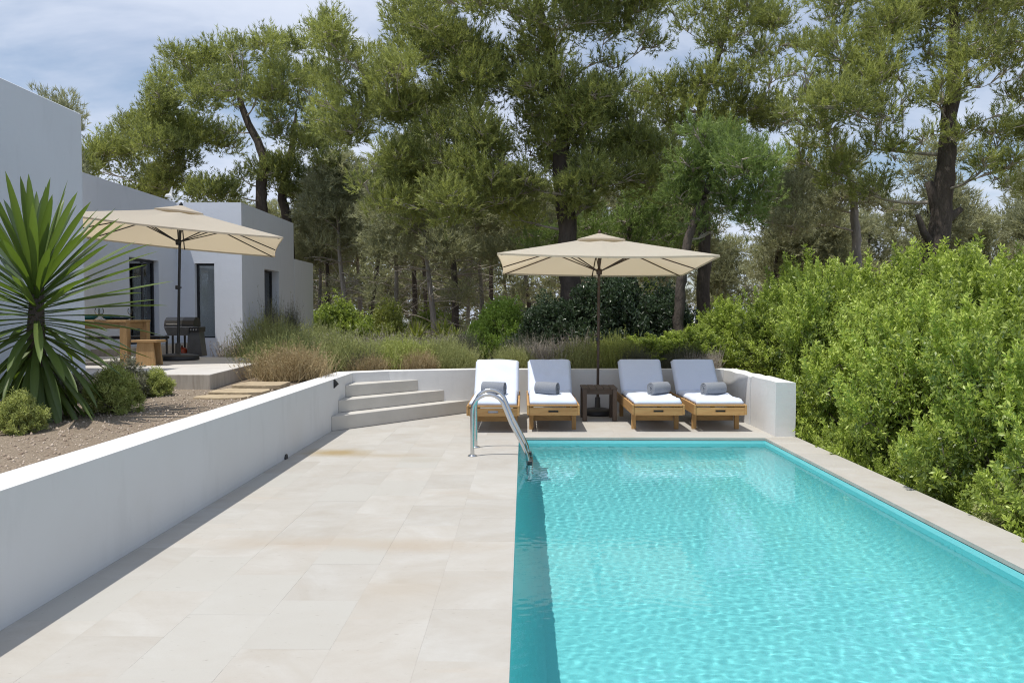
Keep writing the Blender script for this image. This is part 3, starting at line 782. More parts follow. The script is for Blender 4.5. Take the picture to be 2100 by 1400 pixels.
# barbecue
gr = empty("gas_grill", (-6.77, 15.45, TZ), R(6)); tag(gr, "black gas barbecue with closed lid on the terrace", "grill")
MB().add([(-.30, -.22, .45), (.17, -.22, .45), (.17, .22, .45), (-.30, .22, .45), (-.36, -.27, .62), (.20, -.27, .62), (.20, .27, .62), (-.36, .27, .62)],
         [(3, 2, 1, 0), (4, 5, 6, 7), (0, 1, 5, 4), (1, 2, 6, 5), (2, 3, 7, 6), (3, 0, 4, 7)]).build("firebox", "grey_enamel", gr)
def arc_lid(x0, x1, mat, name):
    prof = [(-.27, .64), (-.27, .69), (-.23, .77), (-.13, .83), (0, .845), (.14, .83), (.24, .77), (.27, .69), (.27, .64)]
    n = len(prof); vs = [(x0, y, z) for y, z in prof] + [(x1, y, z) for y, z in prof]
    fs = [(i, i + n, i + n + 1, i + 1) for i in range(n - 1)] + [tuple(range(n)), tuple(range(2 * n - 1, n - 1, -1)), (0, n - 1, 2 * n - 1, n)]
    return MB().add(vs, fs).build(name, mat, gr)
lid = arc_lid(-.36, .04, "grey_enamel", "lid"); arc_lid(.042, .30, "black_plastic", "side_lid")
MB().tube([(-.30, -.30, .69), (-.02, -.30, .69)], .011, 8).tube([(-.30, -.30, .69), (-.30, -.262, .69)], .008, 6).tube([(-.02, -.30, .69), (-.02, -.262, .69)], .008, 6).build("lid_handle", "steel", lid)
MB().box(-.37, .30, -.275, -.262, .622, .638).build("rim", "steel", gr)
MB().box(.201, .42, -.24, .24, .52, .632, .006).build("side_shelf", "black_plastic", gr)
for k in range(3):
    MB().tube([(.245 + k * .06, -.241, .575), (.245 + k * .06, -.275, .575)], .018, 10).build("control_knob", "steel", gr)
for x_, y_ in ((-.33, -.2), (-.33, .2), (-.05, -.2), (-.05, .2)): MB().box(x_ - .02, x_ + .02, y_ - .02, y_ + .02, 0, .46, .003).build("leg", "black_metal", gr)
MB().add([(.12, -.19, 0), (.47, -.19, 0), (.47, .19, 0), (.12, .19, 0), (.15, -.19, .519), (.40, -.19, .519), (.40, .19, .519), (.15, .19, .519)],
         [(3, 2, 1, 0), (4, 5, 6, 7), (0, 1, 5, 4), (2, 3, 7, 6), (1, 2, 6, 5), (3, 0, 4, 7)]).build("cabinet", "grey_enamel", gr)
gr.scale = (.84, .88, .92)
gb = empty("gas_bottle", (-6.80, 15.42, TZ)); tag(gb, "orange gas bottle standing under the barbecue", "gas bottle"); gb.scale = (.95, .95, .72)
MB().lathe([(.10, 0), (.112, .02), (.112, .17), (.085, .225), (.03, .245)], 20).build("body", "orange_steel", gb)
MB().lathe([(.018, .24), (.018, .285), (.03, .29), (.03, .305)], 12).build("valve", "steel", gb)

# ------------------------------------------------------------------ house
hs_ = empty("white_house", (-8.75, 17.0, G)); tag(hs_, "white flat roofed house with black framed openings", "house")
hs_inv = Matrix.Translation((8.75, -17.0, -G))
def hpart(mb, name, mat, parent=None):
    o = mb.build(name, mat, parent or hs_)
    if parent is None: o.matrix_parent_inverse = hs_inv
    return o
RZ = 4.565
hpart(MB().box(-20, -6.334, 2.0, 11.178, .3, RZ + .04, .01), "wall", "house_plaster")           # near block
def wall_x(x, y0, y1, z0, z1, openings, th=.28):
    """wall whose outer face is at x, facing +x, with openings (ya,yb,za,zb)"""
    mb = MB(); cuts = sorted(openings); ya = y0
    for a, b_, za, zb in cuts:
        mb.box(x - th, x, ya, a, z0, z1); mb.box(x - th, x, a, b_, zb, z1)
        if za > z0: mb.box(x - th, x, a, b_, z0, za)
        ya = b_
    mb.box(x - th, x, ya, y1, z0, z1); return mb
def wall_y(y, x0, x1, z0, z1, openings, th=.28):
    mb = MB(); xa = x0
    for a, b_, za, zb in sorted(openings):
        mb.box(xa, a, y, y + th, z0, z1); mb.box(a, b_, y, y + th, zb, z1)
        if za > z0: mb.box(a, b_, y, y + th, z0, za)
        xa = b_
    mb.box(xa, x1, y, y + th, z0, z1); return mb
FZ = 1.07
DX = -8.75
hpart(wall_x(DX, 11.18, 19.60, .3, RZ, [(17.22, 18.62, FZ, 3.03)]), "wall", "house_plaster")
YF = 19.602
hpart(wall_y(YF, DX - .28, -7.10, .3, RZ - .002, [(-8.30, -7.80, FZ + .09, 3.04)]), "wall", "house_plaster")
XR = -7.098
hpart(wall_x(XR, YF + .281, 24.05, .3, RZ - .001, [(21.30, 22.56, FZ + .1, 3.0)]), "wall", "house_plaster")
hpart(MB().box(XR - .28, XR + .012, 24.051, 26.2, .3, 3.47), "wall", "house_plaster")
hpart(MB().box(-18, XR - .29, 24.06, 24.3, .3, RZ - .003), "wall", "house_plaster")
hpart(MB().box(-18, DX - .285, 11.19, 17.0, RZ - .35, RZ - .12).box(-18, DX - .285, 21.5, 24.05, RZ - .35, RZ - .12).box(-18, -12.2, 17.0, 21.5, RZ - .35, RZ - .12).box(DX - .282, XR - .285, YF + .285, 24.05, RZ - .35, RZ - .12), "roof", "house_plaster")  # slabs leave an unseen skylight gap, added so sun brightens the room
hpart(MB().box(-14, DX - .30, 11.2, 24.0, FZ - .12, FZ - .02).box(DX - .29, XR - .285, YF + .285, 24.0, FZ - .12, FZ - .02), "floor", "concrete_top")
hpart(MB().box(-13.2, -13.0, 11.2, 24.0, FZ, RZ - .36), "inner_wall", "room_grey")
hpart(MB().box(DX + .002, DX + .50, 15.62, YF - .002, .4, FZ - .03), "plinth", "concrete")
def framed_x(x, ya, yb, za, zb, name, split=True):
    t = .055; f = empty(name, (x, ya, za)); f.parent = hs_; f.matrix_parent_inverse = hs_inv
    fr = MB().box(-.06, 0, 0, t, 0, zb - za).box(-.06, 0, yb - ya - t, yb - ya, 0, zb - za).box(-.06, 0, t, yb - ya - t, zb - za - t, zb - za).box(-.06, 0, t, yb - ya - t, 0, t)
    if split: fr.box(-.10, -.02, (yb - ya) * .60, (yb - ya) * .60 + .09, t, zb - za - t)
    fr.build("frame", "frame_black", f)
    MB().box(-.036, -.030, t, yb - ya - t, t, zb - za - t).build("pane", "window_glass", f)
    return f
framed_x(DX - .12, 17.222, 18.618, FZ + .002, 3.028, "sliding_door")
fx = framed_x(XR - .20, 21.302, 22.558, FZ + .102, 2.998, "side_window", False)
f = empty("tall_window", (-8.298, YF + .12, FZ + .092)); f.parent = hs_; f.matrix_parent_inverse = hs_inv
w_, h_ = .496, 3.038 - FZ - .092; t_ = .05
MB().box(0, t_, 0, .06, 0, h_).box(w_ - .02, w_, 0, .06, 0, h_).box(t_, w_ - .02, 0, .06, h_ - t_, h_).box(t_, w_ - .02, 0, .06, 0, .03).build("frame", "frame_black", f)
MB().box(t_, w_ - .02, .030, .036, .03, h_ - t_).build("pane", "window_glass", f)
# things seen dimly through the sliding door
kc = empty("kitchen_counter", (-10.6, 20.2, FZ - .02)); tag(kc, "dim kitchen counter seen through the sliding glass door", "counter")
MB().box(-1.2, .9, 0, .6, 0, .86, .01).build("cabinet", "room_grey", kc); MB().box(-1.22, .92, -.02, .62, .861, .90, .01).build("worktop", "dark_wood_x", kc)

# white bird ornament on the parapet
bo = empty("bird_ornament", (-8.95, YF + .12, RZ)); tag(bo, "white bird shaped ornament on the house roof edge", "ornament")
MB().tube([(0, 0, 0), (0, 0, .12)], .02, 8).build("stand", "white_plaster", bo)
MB().tube([(-.13, 0, .16), (-.09, 0, .19), (0, 0, .19), (.05, 0, .14), (.09, 0, .10)], [.012, .04, .055, .035, .012], 10).build("body", "white_plaster", bo)
MB().add([(-.04, -.02, .20), (.05, -.02, .17), (.06, -.015, .42), (-.04, .02, .20), (.05, .02, .17), (.06, .015, .42)], [(0, 1, 2), (5, 4, 3), (0, 3, 4, 1), (1, 4, 5, 2), (2, 5, 3, 0)]).build("wing", "white_plaster", bo)
TREES = {
"A": ( [(1.18, 19.0, 1.99, 0.27), (1.09, 19.0, 2.99, 0.24), (1.01, 19.0, 4.17, 0.22), (0.89, 19.0, 5.34, 0.2), (0.98, 19.0, 6.62, 0.17), (0.71, 19.0, 7.79, 0.14), (0.42, 19.0, 8.83, 0.11), (0.18, 19.0, 9.99, 0.07)] , [(-4.6, 19.32, 8.51, 0.68), (-5.16, 19.63, 8.98, 0.38), (-4.1, 19.77, 7.69, 0.88), (-4.81, 20.15, 6.82, 0.83), (-3.71, 19.62, 6.68, 0.75), (-2.79, 20.1, 9.14, 1.09), (-1.58, 17.78, 8.39, 0.96), (-0.75, 18.91, 8.46, 1.02), (-2.17, 20.15, 7.92, 1.16), (-1.01, 19.39, 7.33, 1.05), (-0.05, 20.04, 7.88, 0.7), (-2.72, 17.99, 6.93, 0.75), (-2.52, 18.92, 6.27, 0.9), (-1.41, 18.34, 5.9, 0.88), (-3.26, 19.11, 5.49, 0.79), (-2.32, 19.19, 5.15, 0.92), (-1.26, 17.73, 4.56, 0.85), (-0.39, 18.26, 4.64, 0.7), (-3.38, 18.43, 4.56, 0.65), (-2.8, 20.08, 4.44, 0.64), (-0.17, 19.69, 4.26, 0.63), (-1.63, 18.11, 4.06, 0.58), (0.92, 19.77, 9.3, 0.95), (1.73, 18.06, 8.8, 0.86), (2.8, 19.31, 8.99, 0.8), (2.84, 18.03, 7.96, 0.44), (0.39, 17.7, 9.42, 1.02), (-1.16, 19.97, 10.42, 1.15), (1.63, 18.24, 9.87, 1.05), (2.87, 18.26, 9.43, 0.81), (-2.55, 20.25, 10.43, 0.9), (2.05, 19.97, 7.24, 0.83), (1.21, 18.45, 6.26, 0.71), (2.45, 20.2, 6.31, 0.9), (1.73, 19.1, 5.24, 0.73), (2.6, 19.46, 5.06, 0.74), (1.2, 18.23, 4.52, 0.64), (0.57, 20.15, 5.68, 0.64), (0.31, 19.5, 6.4, 0.56), (-0.93, 20.21, 5.83, 0.64), (3.17, 20.02, 5.78, 0.7), (2.0, 18.48, 7.62, 0.33)] ),
"E": ( [(5.35, 23.5, 1.83, 0.2), (5.41, 23.5, 4.16, 0.18), (5.17, 23.5, 6.33, 0.15), (5.3, 23.5, 8.06, 0.12), (5.86, 23.5, 9.77, 0.08), (6.14, 23.5, 11.34, 0.05)] , [(3.66, 23.17, 8.26, 0.81), (4.56, 22.7, 7.84, 0.94), (5.53, 22.65, 7.96, 0.94), (6.44, 22.46, 8.04, 0.86), (7.18, 23.02, 7.5, 0.66), (4.19, 23.75, 7.26, 0.76), (5.04, 22.31, 6.92, 0.64), (6.43, 23.93, 7.44, 0.69), (5.19, 23.11, 10.34, 0.74), (6.03, 23.04, 10.45, 0.73), (7.24, 24.26, 10.54, 0.77), (7.79, 23.45, 9.75, 0.48), (5.9, 23.06, 9.62, 0.66), (6.86, 23.45, 9.25, 0.6), (7.74, 23.99, 10.8, 0.61), (4.21, 22.44, 11.05, 0.72), (6.43, 24.64, 12.1, 0.94)] ),
"B": ( [(-10.29, 31, 2.25, 0.26), (-10.36, 31, 4.96, 0.24), (-10.42, 31, 6.7, 0.22), (-10.32, 31, 8.04, 0.18), (-11.08, 31, 9.77, 0.13), (-11.45, 31, 11.49, 0.08)] , [(-13.58, 29.28, 10.06, 0.84), (-13.58, 31.9, 11.58, 1.02), (-12.31, 32.24, 12.18, 1.07), (-9.71, 29.27, 11.3, 0.97), (-9.13, 32.04, 12.0, 1.02), (-14.74, 30.52, 9.19, 0.97), (-13.73, 31.28, 9.66, 1.1), (-11.54, 29.23, 9.86, 0.93), (-10.12, 29.37, 10.07, 0.79), (-8.8, 29.85, 10.01, 1.05), (-16.81, 32.64, 8.8, 0.94), (-14.09, 29.91, 7.83, 1.05), (-13.43, 31.92, 8.44, 1.22), (-17.29, 32.55, 8.07, 0.87), (-12.07, 32.59, 9.08, 0.87), (-8.03, 30.44, 8.86, 1.07), (-7.39, 30.48, 7.74, 0.78), (-10.56, 31.09, 7.1, 0.89), (-9.16, 31.99, 7.65, 0.86), (-11.72, 29.59, 6.66, 0.91), (-17.54, 31.89, 8.28, 0.49), (-8.69, 32.07, 6.76, 0.82), (-14.42, 32.29, 6.91, 0.86), (-9.21, 29.33, 8.79, 0.67), (-16.0, 32.6, 7.17, 1.04), (-16.34, 29.53, 7.03, 0.66), (-7.64, 30.43, 10.36, 0.87)] ),
"B2": ( [(-9.51, 32, 2.27, 0.22), (-9.64, 32, 5.06, 0.2), (-9.87, 32, 6.86, 0.18), (-9.45, 32, 8.64, 0.13), (-9.24, 32, 10.22, 0.08)] ),
"C": ( [(9.39, 18, 0.91, 0.3), (9.42, 18, 2.69, 0.25), (9.52, 18, 4.13, 0.22), (9.61, 18, 5.24, 0.2), (9.68, 18, 6.33, 0.17), (9.75, 18, 7.54, 0.13), (9.69, 18, 8.62, 0.09), (9.73, 18, 9.6, 0.05)] , [(7.68, 18.27, 8.3, 0.87), (9.03, 19.0, 8.79, 0.91), (9.43, 17.62, 8.48, 0.84), (11.22, 19.02, 8.89, 0.91), (6.96, 18.11, 7.69, 0.58), (7.18, 17.55, 6.97, 0.73), (8.14, 17.56, 7.19, 0.69), (6.26, 17.23, 6.46, 0.49), (6.75, 16.99, 5.98, 0.67), (7.66, 17.16, 6.12, 0.6), (6.89, 18.45, 5.78, 0.61), (7.99, 19.19, 5.71, 0.64), (5.98, 17.19, 6.98, 0.33), (5.79, 16.92, 5.97, 0.35), (6.46, 19.17, 5.47, 0.43), (6.99, 18.08, 4.87, 0.52), (7.69, 17.77, 4.6, 0.48), (8.09, 17.37, 5.12, 0.42), (11.0, 18.23, 7.6, 0.58), (11.75, 18.78, 6.98, 0.46), (11.16, 17.89, 5.76, 0.48), (10.58, 17.81, 5.2, 0.48), (9.54, 16.93, 4.87, 0.39), (11.93, 19.0, 4.84, 0.46), (8.27, 16.88, 5.33, 0.32), (10.1, 17.98, 6.76, 0.3), (9.52, 18.81, 7.91, 0.43), (9.89, 17.11, 5.74, 0.26), (7.34, 18.56, 9.3, 0.71), (9.05, 19.08, 9.85, 0.97), (10.12, 18.31, 9.62, 0.93), (11.69, 18.69, 9.55, 0.95), (11.22, 17.06, 7.43, 0.65), (11.88, 17.84, 6.07, 0.68)] ),
"D": ( [(3.37, 17, 1.59, 0.12), (3.41, 17, 2.33, 0.11), (3.52, 17, 3.17, 0.1), (3.73, 17, 3.91, 0.09), (3.96, 17, 4.43, 0.07), (4.11, 17, 5.06, 0.04)] , [(4.04, 16.51, 4.96, 0.79), (3.58, 17.48, 4.94, 0.56), (4.71, 16.71, 4.69, 0.59), (3.83, 16.93, 5.41, 0.45), (4.71, 17.7, 5.52, 0.51), (4.18, 17.49, 4.29, 0.65), (3.57, 17.67, 4.26, 0.47), (4.68, 16.93, 4.0, 0.49), (5.11, 16.98, 4.21, 0.35), (3.82, 17.32, 3.63, 0.39)] ),
"F": ( [(10.18, 24, 0.94, 0.15), (10.15, 24, 3.31, 0.14), (10.05, 24, 4.79, 0.12), (9.86, 24, 5.97, 0.09), (9.26, 24, 6.56, 0.05)] , [(9.12, 23.96, 4.79, 0.64), (9.84, 23.58, 5.18, 0.6), (10.82, 23.81, 4.91, 0.58), (8.15, 23.29, 5.14, 0.67), (7.73, 23.75, 4.4, 0.68), (7.96, 24.98, 5.77, 0.72), (7.48, 24.92, 6.6, 0.57), (8.77, 24.25, 6.17, 0.62), (9.56, 24.0, 6.12, 0.55)] ),
"H": ( [(3.17, 22.5, 1.82, 0.13), (3.13, 22.5, 3.22, 0.11), (3.02, 22.5, 4.2, 0.08), (3.15, 22.5, 4.89, 0.05)] , [(0.77, 22.24, 4.03, 0.54), (0.22, 21.84, 3.72, 0.47), (2.42, 22.14, 4.36, 0.64), (3.36, 22.95, 4.67, 0.76), (4.1, 23.09, 4.19, 0.71), (1.74, 22.28, 3.9, 0.54), (3.08, 22.96, 3.82, 0.59), (4.64, 22.94, 3.82, 0.53), (3.76, 22.81, 5.08, 0.58)] ),
}
BG = [ (-7.32, 27.0), (-8.37, 33.0), (-5.77, 25.5), (-6.08, 31.0), (-4.61, 27.5), (-5.15, 36.0), (-2.66, 23.5), (-2.22, 25.0), (-1.61, 29.0), (-1.44, 36.0), (-0.10, 27.0), (0.53, 40.0), (-8.90, 42.0), (-5.61, 44.0), (-3.28, 46.0), (-10.48, 40.0), (5.90, 33.0), (5.62, 28.0), (9.13, 36.0), (9.11, 30.0), (13.15, 40.0), (10.99, 30.0), (15.34, 38.0), (14.97, 33.0), (20.37, 42.0), (15.30, 30.0), (18.32, 32.0), (22.80, 37.0), (19.99, 30.0), (6.72, 42.0), (10.81, 46.0), (3.90, 40.0), (1.83, 34.0), (3.18, 48.0), (-12.21, 38.0), (-14.85, 40.0), (-17.69, 42.0), (-19.35, 40.0), (-20.04, 38.0), (3.30, 30.0), (-8.56, 50.0), (-12.16, 52.0), (-5.98, 55.0), (-0.78, 52.0), (-14.22, 48.0) ]

# ------------------------------------------------------------------ plants
def unit(a): return a / (np.linalg.norm(a, axis=-1, keepdims=True) + 1e-9)
def tufts(P, A, r, k=12, ln=.13, wd=.013, shoot=.14, tint=None):
    """bottle-brush shoots: needles as slim triangles round the axis A at P"""
    n = len(P)
    Q = r.normal(size=(n, k, 3)); Ax = A[:, None, :]
    perp = unit(Q - (Q * Ax).sum(-1, keepdims=True) * Ax)
    s = r.uniform(0, 1, (n, k, 1)); base = P[:, None, :] + Ax * s * shoot
    d = unit(Ax * r.uniform(.55, 1.1, (n, k, 1)) + perp * .62)
    tip = base + d * ln * r.uniform(.7, 1.25, (n, k, 1))
    side = unit(np.cross(d, r.normal(size=(n, k, 3)))) * wd * .5
    V = np.stack([base - side, base + side, tip], 2).reshape(-1, 3)
    F = np.arange(n * k * 3).reshape(-1, 3)
    t = np.clip(tint[:, None, None] + r.normal(0, .10, (n, k, 1)), 0, 1)
    T = np.broadcast_to(t, (n, k, 3)).reshape(-1)
    return V, F, T
def clump_points(c, r, dens, seed):
    cx, cy_, cz, rad = c
    n = int(dens * rad * rad)
    u = unit(r.normal(size=(n, 3))); rr = r.uniform(0, 1, (n, 1)) ** .42
    lob = 1 + .30 * fnoise(u, 3.2, seed)[:, None] + .16 * fnoise(u, 7.0, seed + 1)[:, None]
    P = u * rr * lob * np.array([1.05, 1.05, .82])
    keep = (P[:, 2] > -.35) | (r.uniform(size=n) < .38)
    gap = fnoise(P * 2.0, 3.0, seed + 2) > -.42
    P = P[keep & gap]; u = unit(P)
    return np.array([cx, cy_, cz]) + P * rad, u
def tube_np(paths, seg=6):
    """paths: list of (pts, radii) -> verts, quads"""
    mb_v = []; mb_f = []; o = 0
    ang = np.arange(seg) * 2 * math.pi / seg
    for pts, rad in paths:
        p = np.asarray(pts, float); n = len(p); rad = np.asarray(rad, float)
        t = unit(np.gradient(p, axis=0)); ref = np.where(np.abs(t[:, 2:3]) < .9, np.array([[0, 0, 1.0]]), np.array([[1.0, 0, 0]]))
        a = unit(np.cross(t, ref)); b_ = np.cross(t, a)
        ring = p[:, None, :] + rad[:, None, None] * (np.cos(ang)[None, :, None] * a[:, None, :] + np.sin(ang)[None, :, None] * b_[:, None, :])
        mb_v.append(ring.reshape(-1, 3)); i = np.arange(n * seg).reshape(n, seg) + o
        f = np.stack([i[:-1], np.roll(i, -1, 1)[:-1], np.roll(i, -1, 1)[1:], i[1:]], -1).reshape(-1, 4); mb_f.append(f); o += n * seg
    return np.concatenate(mb_v), np.concatenate(mb_f)
def curve3(a, b, c, n=7):
    t = np.linspace(0, 1, n)[:, None]; return (1 - t) ** 2 * a + 2 * t * (1 - t) * b + t * t * c
def refine(path, n, r, wob):
    p = np.array([q[:3] for q in path], float); rad = np.array([q[3] for q in path], float)
    t = np.linspace(0, len(p) - 1, n); i = np.clip(t.astype(int), 0, len(p) - 2); f = (t - i)[:, None]
    m0 = np.gradient(p, axis=0); h00 = 2 * f ** 3 - 3 * f ** 2 + 1; h10 = f ** 3 - 2 * f ** 2 + f; h01 = -2 * f ** 3 + 3 * f ** 2; h11 = f ** 3 - f ** 2
    q = h00 * p[i] + h10 * m0[i] + h01 * p[i + 1] + h11 * m0[i + 1]
    q[1:-1] += r.normal(0, wob, (n - 2, 3)) * np.array([1, 1, .2])
    return q, rad[i] * (1 - f[:, 0]) + rad[i + 1] * f[:, 0]
def pine(trunk, clumps, seed, label, needle, bark="bark", dens=620, tint0=.35, k=12, wd=.014, extra_trunk=None, stubs=(), ln=.13, shoot=.24, pale=True):
    r = np.random.default_rng(seed)
    base = np.array(trunk[0][:3]); base[2] = ground_z(np.array([base[0]]), np.array([base[1]]))[0] - .05
    t = empty("pine_tree", tuple(base)); tag(t, label, "tree", "pine trees behind the pool")
    inv = -base
    tp = [tuple(base) + (trunk[0][3] * 1.25,)] + [tuple(q) for q in trunk]
    if trunk[0][2] < base[2] + .1: tp = [tuple(base) + (trunk[0][3] * 1.1,)] + [tuple(q) for q in trunk[1:]]
    q, rad = refine(tp, 34, r, .015); q[0] = base
    rad[-3:] *= np.array([.7, .4, .12])
    paths = [(q + inv, rad * (1 + r.normal(0, .04, len(rad))))] + [(np.concatenate([np.array(s_[0]), np.array(s_[0])[-1:]]) + inv + np.vstack([np.zeros((len(s_[0]), 3)), [[0, 0, .02]]]), np.append(s_[1], .002)) for s_ in stubs]
    mv, mf = tube_np(paths, 12); link("trunk", mesh_np("trunk", mv, mf, bark, smooth=True), t)
    trunks = [(q, rad)]
    sub = []                                               # break each pad into a few uneven smaller ones
    for c in clumps:
        m = 5 if c[3] > .45 else 3
        for j in range(m):
            u = unit(r.normal(size=3)); u[2] *= .6; sub.append((c[0] + u[0] * c[3] * .7, c[1] + u[1] * c[3] * 1.2, c[2] + u[2] * c[3] * .9, c[3] * r.uniform(.45, .75)))
    clumps = sub
    if extra_trunk:
        b2 = np.array(extra_trunk[0][:3]); q2, r2 = refine(extra_trunk, 26, r, .03); r2[-3:] *= np.array([.7, .4, .12]); mv, mf = tube_np([(q2 + inv, r2)], 10); link("trunk", mesh_np("trunk", mv, mf, bark, smooth=True), t); trunks.append((q2, r2))
    br = []; Vs = []; Fs = []; Ts = []; o = 0
    nodes = np.concatenate([q_[4:] for q_, _ in trunks]); nrad = np.concatenate([r_[4:] for _, r_ in trunks]); ndist = np.zeros(len(nodes))
    order = sorted(range(len(clumps)), key=lambda i: np.min(np.linalg.norm(nodes - np.array(clumps[i][:3]), axis=1)))
    for ci in order:
        c = clumps[ci]; C3 = np.array(c[:3]); dv_ = C3 - nodes; dd = np.linalg.norm(dv_, axis=1); hd = np.linalg.norm(dv_[:, :2], axis=1)
        cost = dd + .55 * np.clip(.25 * hd - dv_[:, 2], 0, 9) + .18 * ndist; j = int(np.argmin(cost))
        a0, rr = nodes[j], nrad[j]; L_ = dd[j]
        mid = (a0 + C3) / 2 + np.array([0, 0, -.06 * L_]) + r.normal(0, .10 * L_, 3)
        pts = curve3(a0, mid, C3, 9); r0 = min(rr * .62, .022 + .017 * L_)
        rs = np.linspace(r0, max(.012, r0 * .35), 9); br.append((pts + inv, rs))
        nodes = np.concatenate([nodes, pts[3:]]); nrad = np.concatenate([nrad, rs[3:]]); ndist = np.concatenate([ndist, ndist[j] + np.linspace(0, L_, 9)[3:]])
        for s in range(5):
            u = unit(r.normal(size=3)); u[2] = abs(u[2]) * .7 - .1; f0 = pts[r.integers(4, 9)]; e = C3 + u * c[3] * r.uniform(.7, 1.0)
            br.append((curve3(f0, (f0 + e) / 2 + r.normal(0, .1 * c[3], 3) + np.array([0, 0, .05]), e, 5) + inv, np.linspace(.018, .006, 5)))
        P, u = clump_points(c, r, dens, seed * 100 + ci)
        if len(P) == 0: continue
        A = unit(u * .75 + np.array([0, 0, .75]) + r.normal(0, .35, u.shape))
        ti = np.clip(tint0 + .22 * r.normal() * .6 + .22 * fnoise(P, 2.2, seed + ci) + r.normal(0, .22, len(P)), 0, 1)
        lead = r.uniform(size=len(P)) < .16; A[lead] = unit(A[lead] * .45 + np.array([0, 0, 1.0])); V, F, T = tufts(P, A, r, k, ln, wd, np.where(lead, shoot * 1.6, shoot)[:, None, None], ti)
        Vs.append(V + inv); Fs.append(F + o); Ts.append(T); o += len(V)
    mv, mf = tube_np(br, 5); bo_ = link("branches", mesh_np("branches", mv, mf, "dry_twig" if pale else "twig", smooth=True), t); bo_["kind"] = "stuff"
    cr_ = link("crown", mesh_np("crown", np.concatenate(Vs), np.concatenate(Fs), needle, np.concatenate(Ts)), t); cr_["kind"] = "stuff"
    return t
tA, cA = TREES["A"]; tE, cE = TREES["E"]; tB, cB = TREES["B"]; tB2 = TREES["B2"]; tC, cC = TREES["C"]; tD, cD = TREES["D"]; tF, cF = TREES["F"]; tH, cH = TREES["H"]
cA = cA + [(.98, 18.1, 5.9, .75), (.8, 18.2, 7.2, .6), (1.2, 18.2, 4.9, .6), (.55, 18.2, 8.3, .8), (.2, 18.0, 6.6, .6), (1.5, 18.2, 6.6, .6)]
cC = cC + [(9.3, 17.2, 6.6, .55), (9.7, 17.2, 7.4, .6), (9.2, 17.3, 5.6, .4), (10.2, 17.3, 5.9, .45)]
pine(tA, cA, 1, "largest spreading pine rising behind the loungers, its trunk above the parasol", "pine_needle", dens=560, tint0=.44, wd=.017, ln=.11, k=23)
pine(tB, cB, 2, "broad pine crown rising behind the white house roof", "pine_needle", dens=360, tint0=.38, wd=.029, ln=.15, k=17, shoot=.34, extra_trunk=tB2)
cx0, cy0 = tC[2][0], 18.0
pine(tC, cC, 3, "tall dark trunked pine at the right, above the green hedge", "pine_needle", dens=470, tint0=.44, wd=.017, ln=.11, k=22,
     stubs=[([(tC[2][0] - .1, 18, 3.2), (tC[2][0] - .45, 17.9, 3.6), (tC[2][0] - .62, 17.85, 4.0)], np.array([.11, .08, .055])), ([(tC[2][0] - .12, 18, 4.2), (tC[2][0] - .34, 17.95, 4.75)], np.array([.13, .085])), ([(tC[2][0] + .1, 18, 3.9), (tC[2][0] + .42, 17.95, 4.15)], np.array([.12, .06]))])
pine(tE, cE, 4, "pine with light airy branches behind and right of the largest pine", "pine_needle", dens=390, tint0=.43, wd=.021, ln=.12, k=20, shoot=.27)
pine(tD, cD, 5, "small round headed young pine with a bent trunk right of the parasol", "pine_needle_fresh", dens=620, tint0=.45, wd=.016, ln=.11, k=22)
pine(tF, cF, 6, "thin trunked pine left of the tall dark trunked pine", "pine_needle_grey", "bark_grey", dens=420, tint0=.4, wd=.022, ln=.12, k=18, shoot=.28)
pine(tH, cH, 8, "low light green pine seen just over the parasol canopy", "pine_needle_fresh", dens=380, tint0=.5, wd=.02, ln=.12, k=18, shoot=.26)

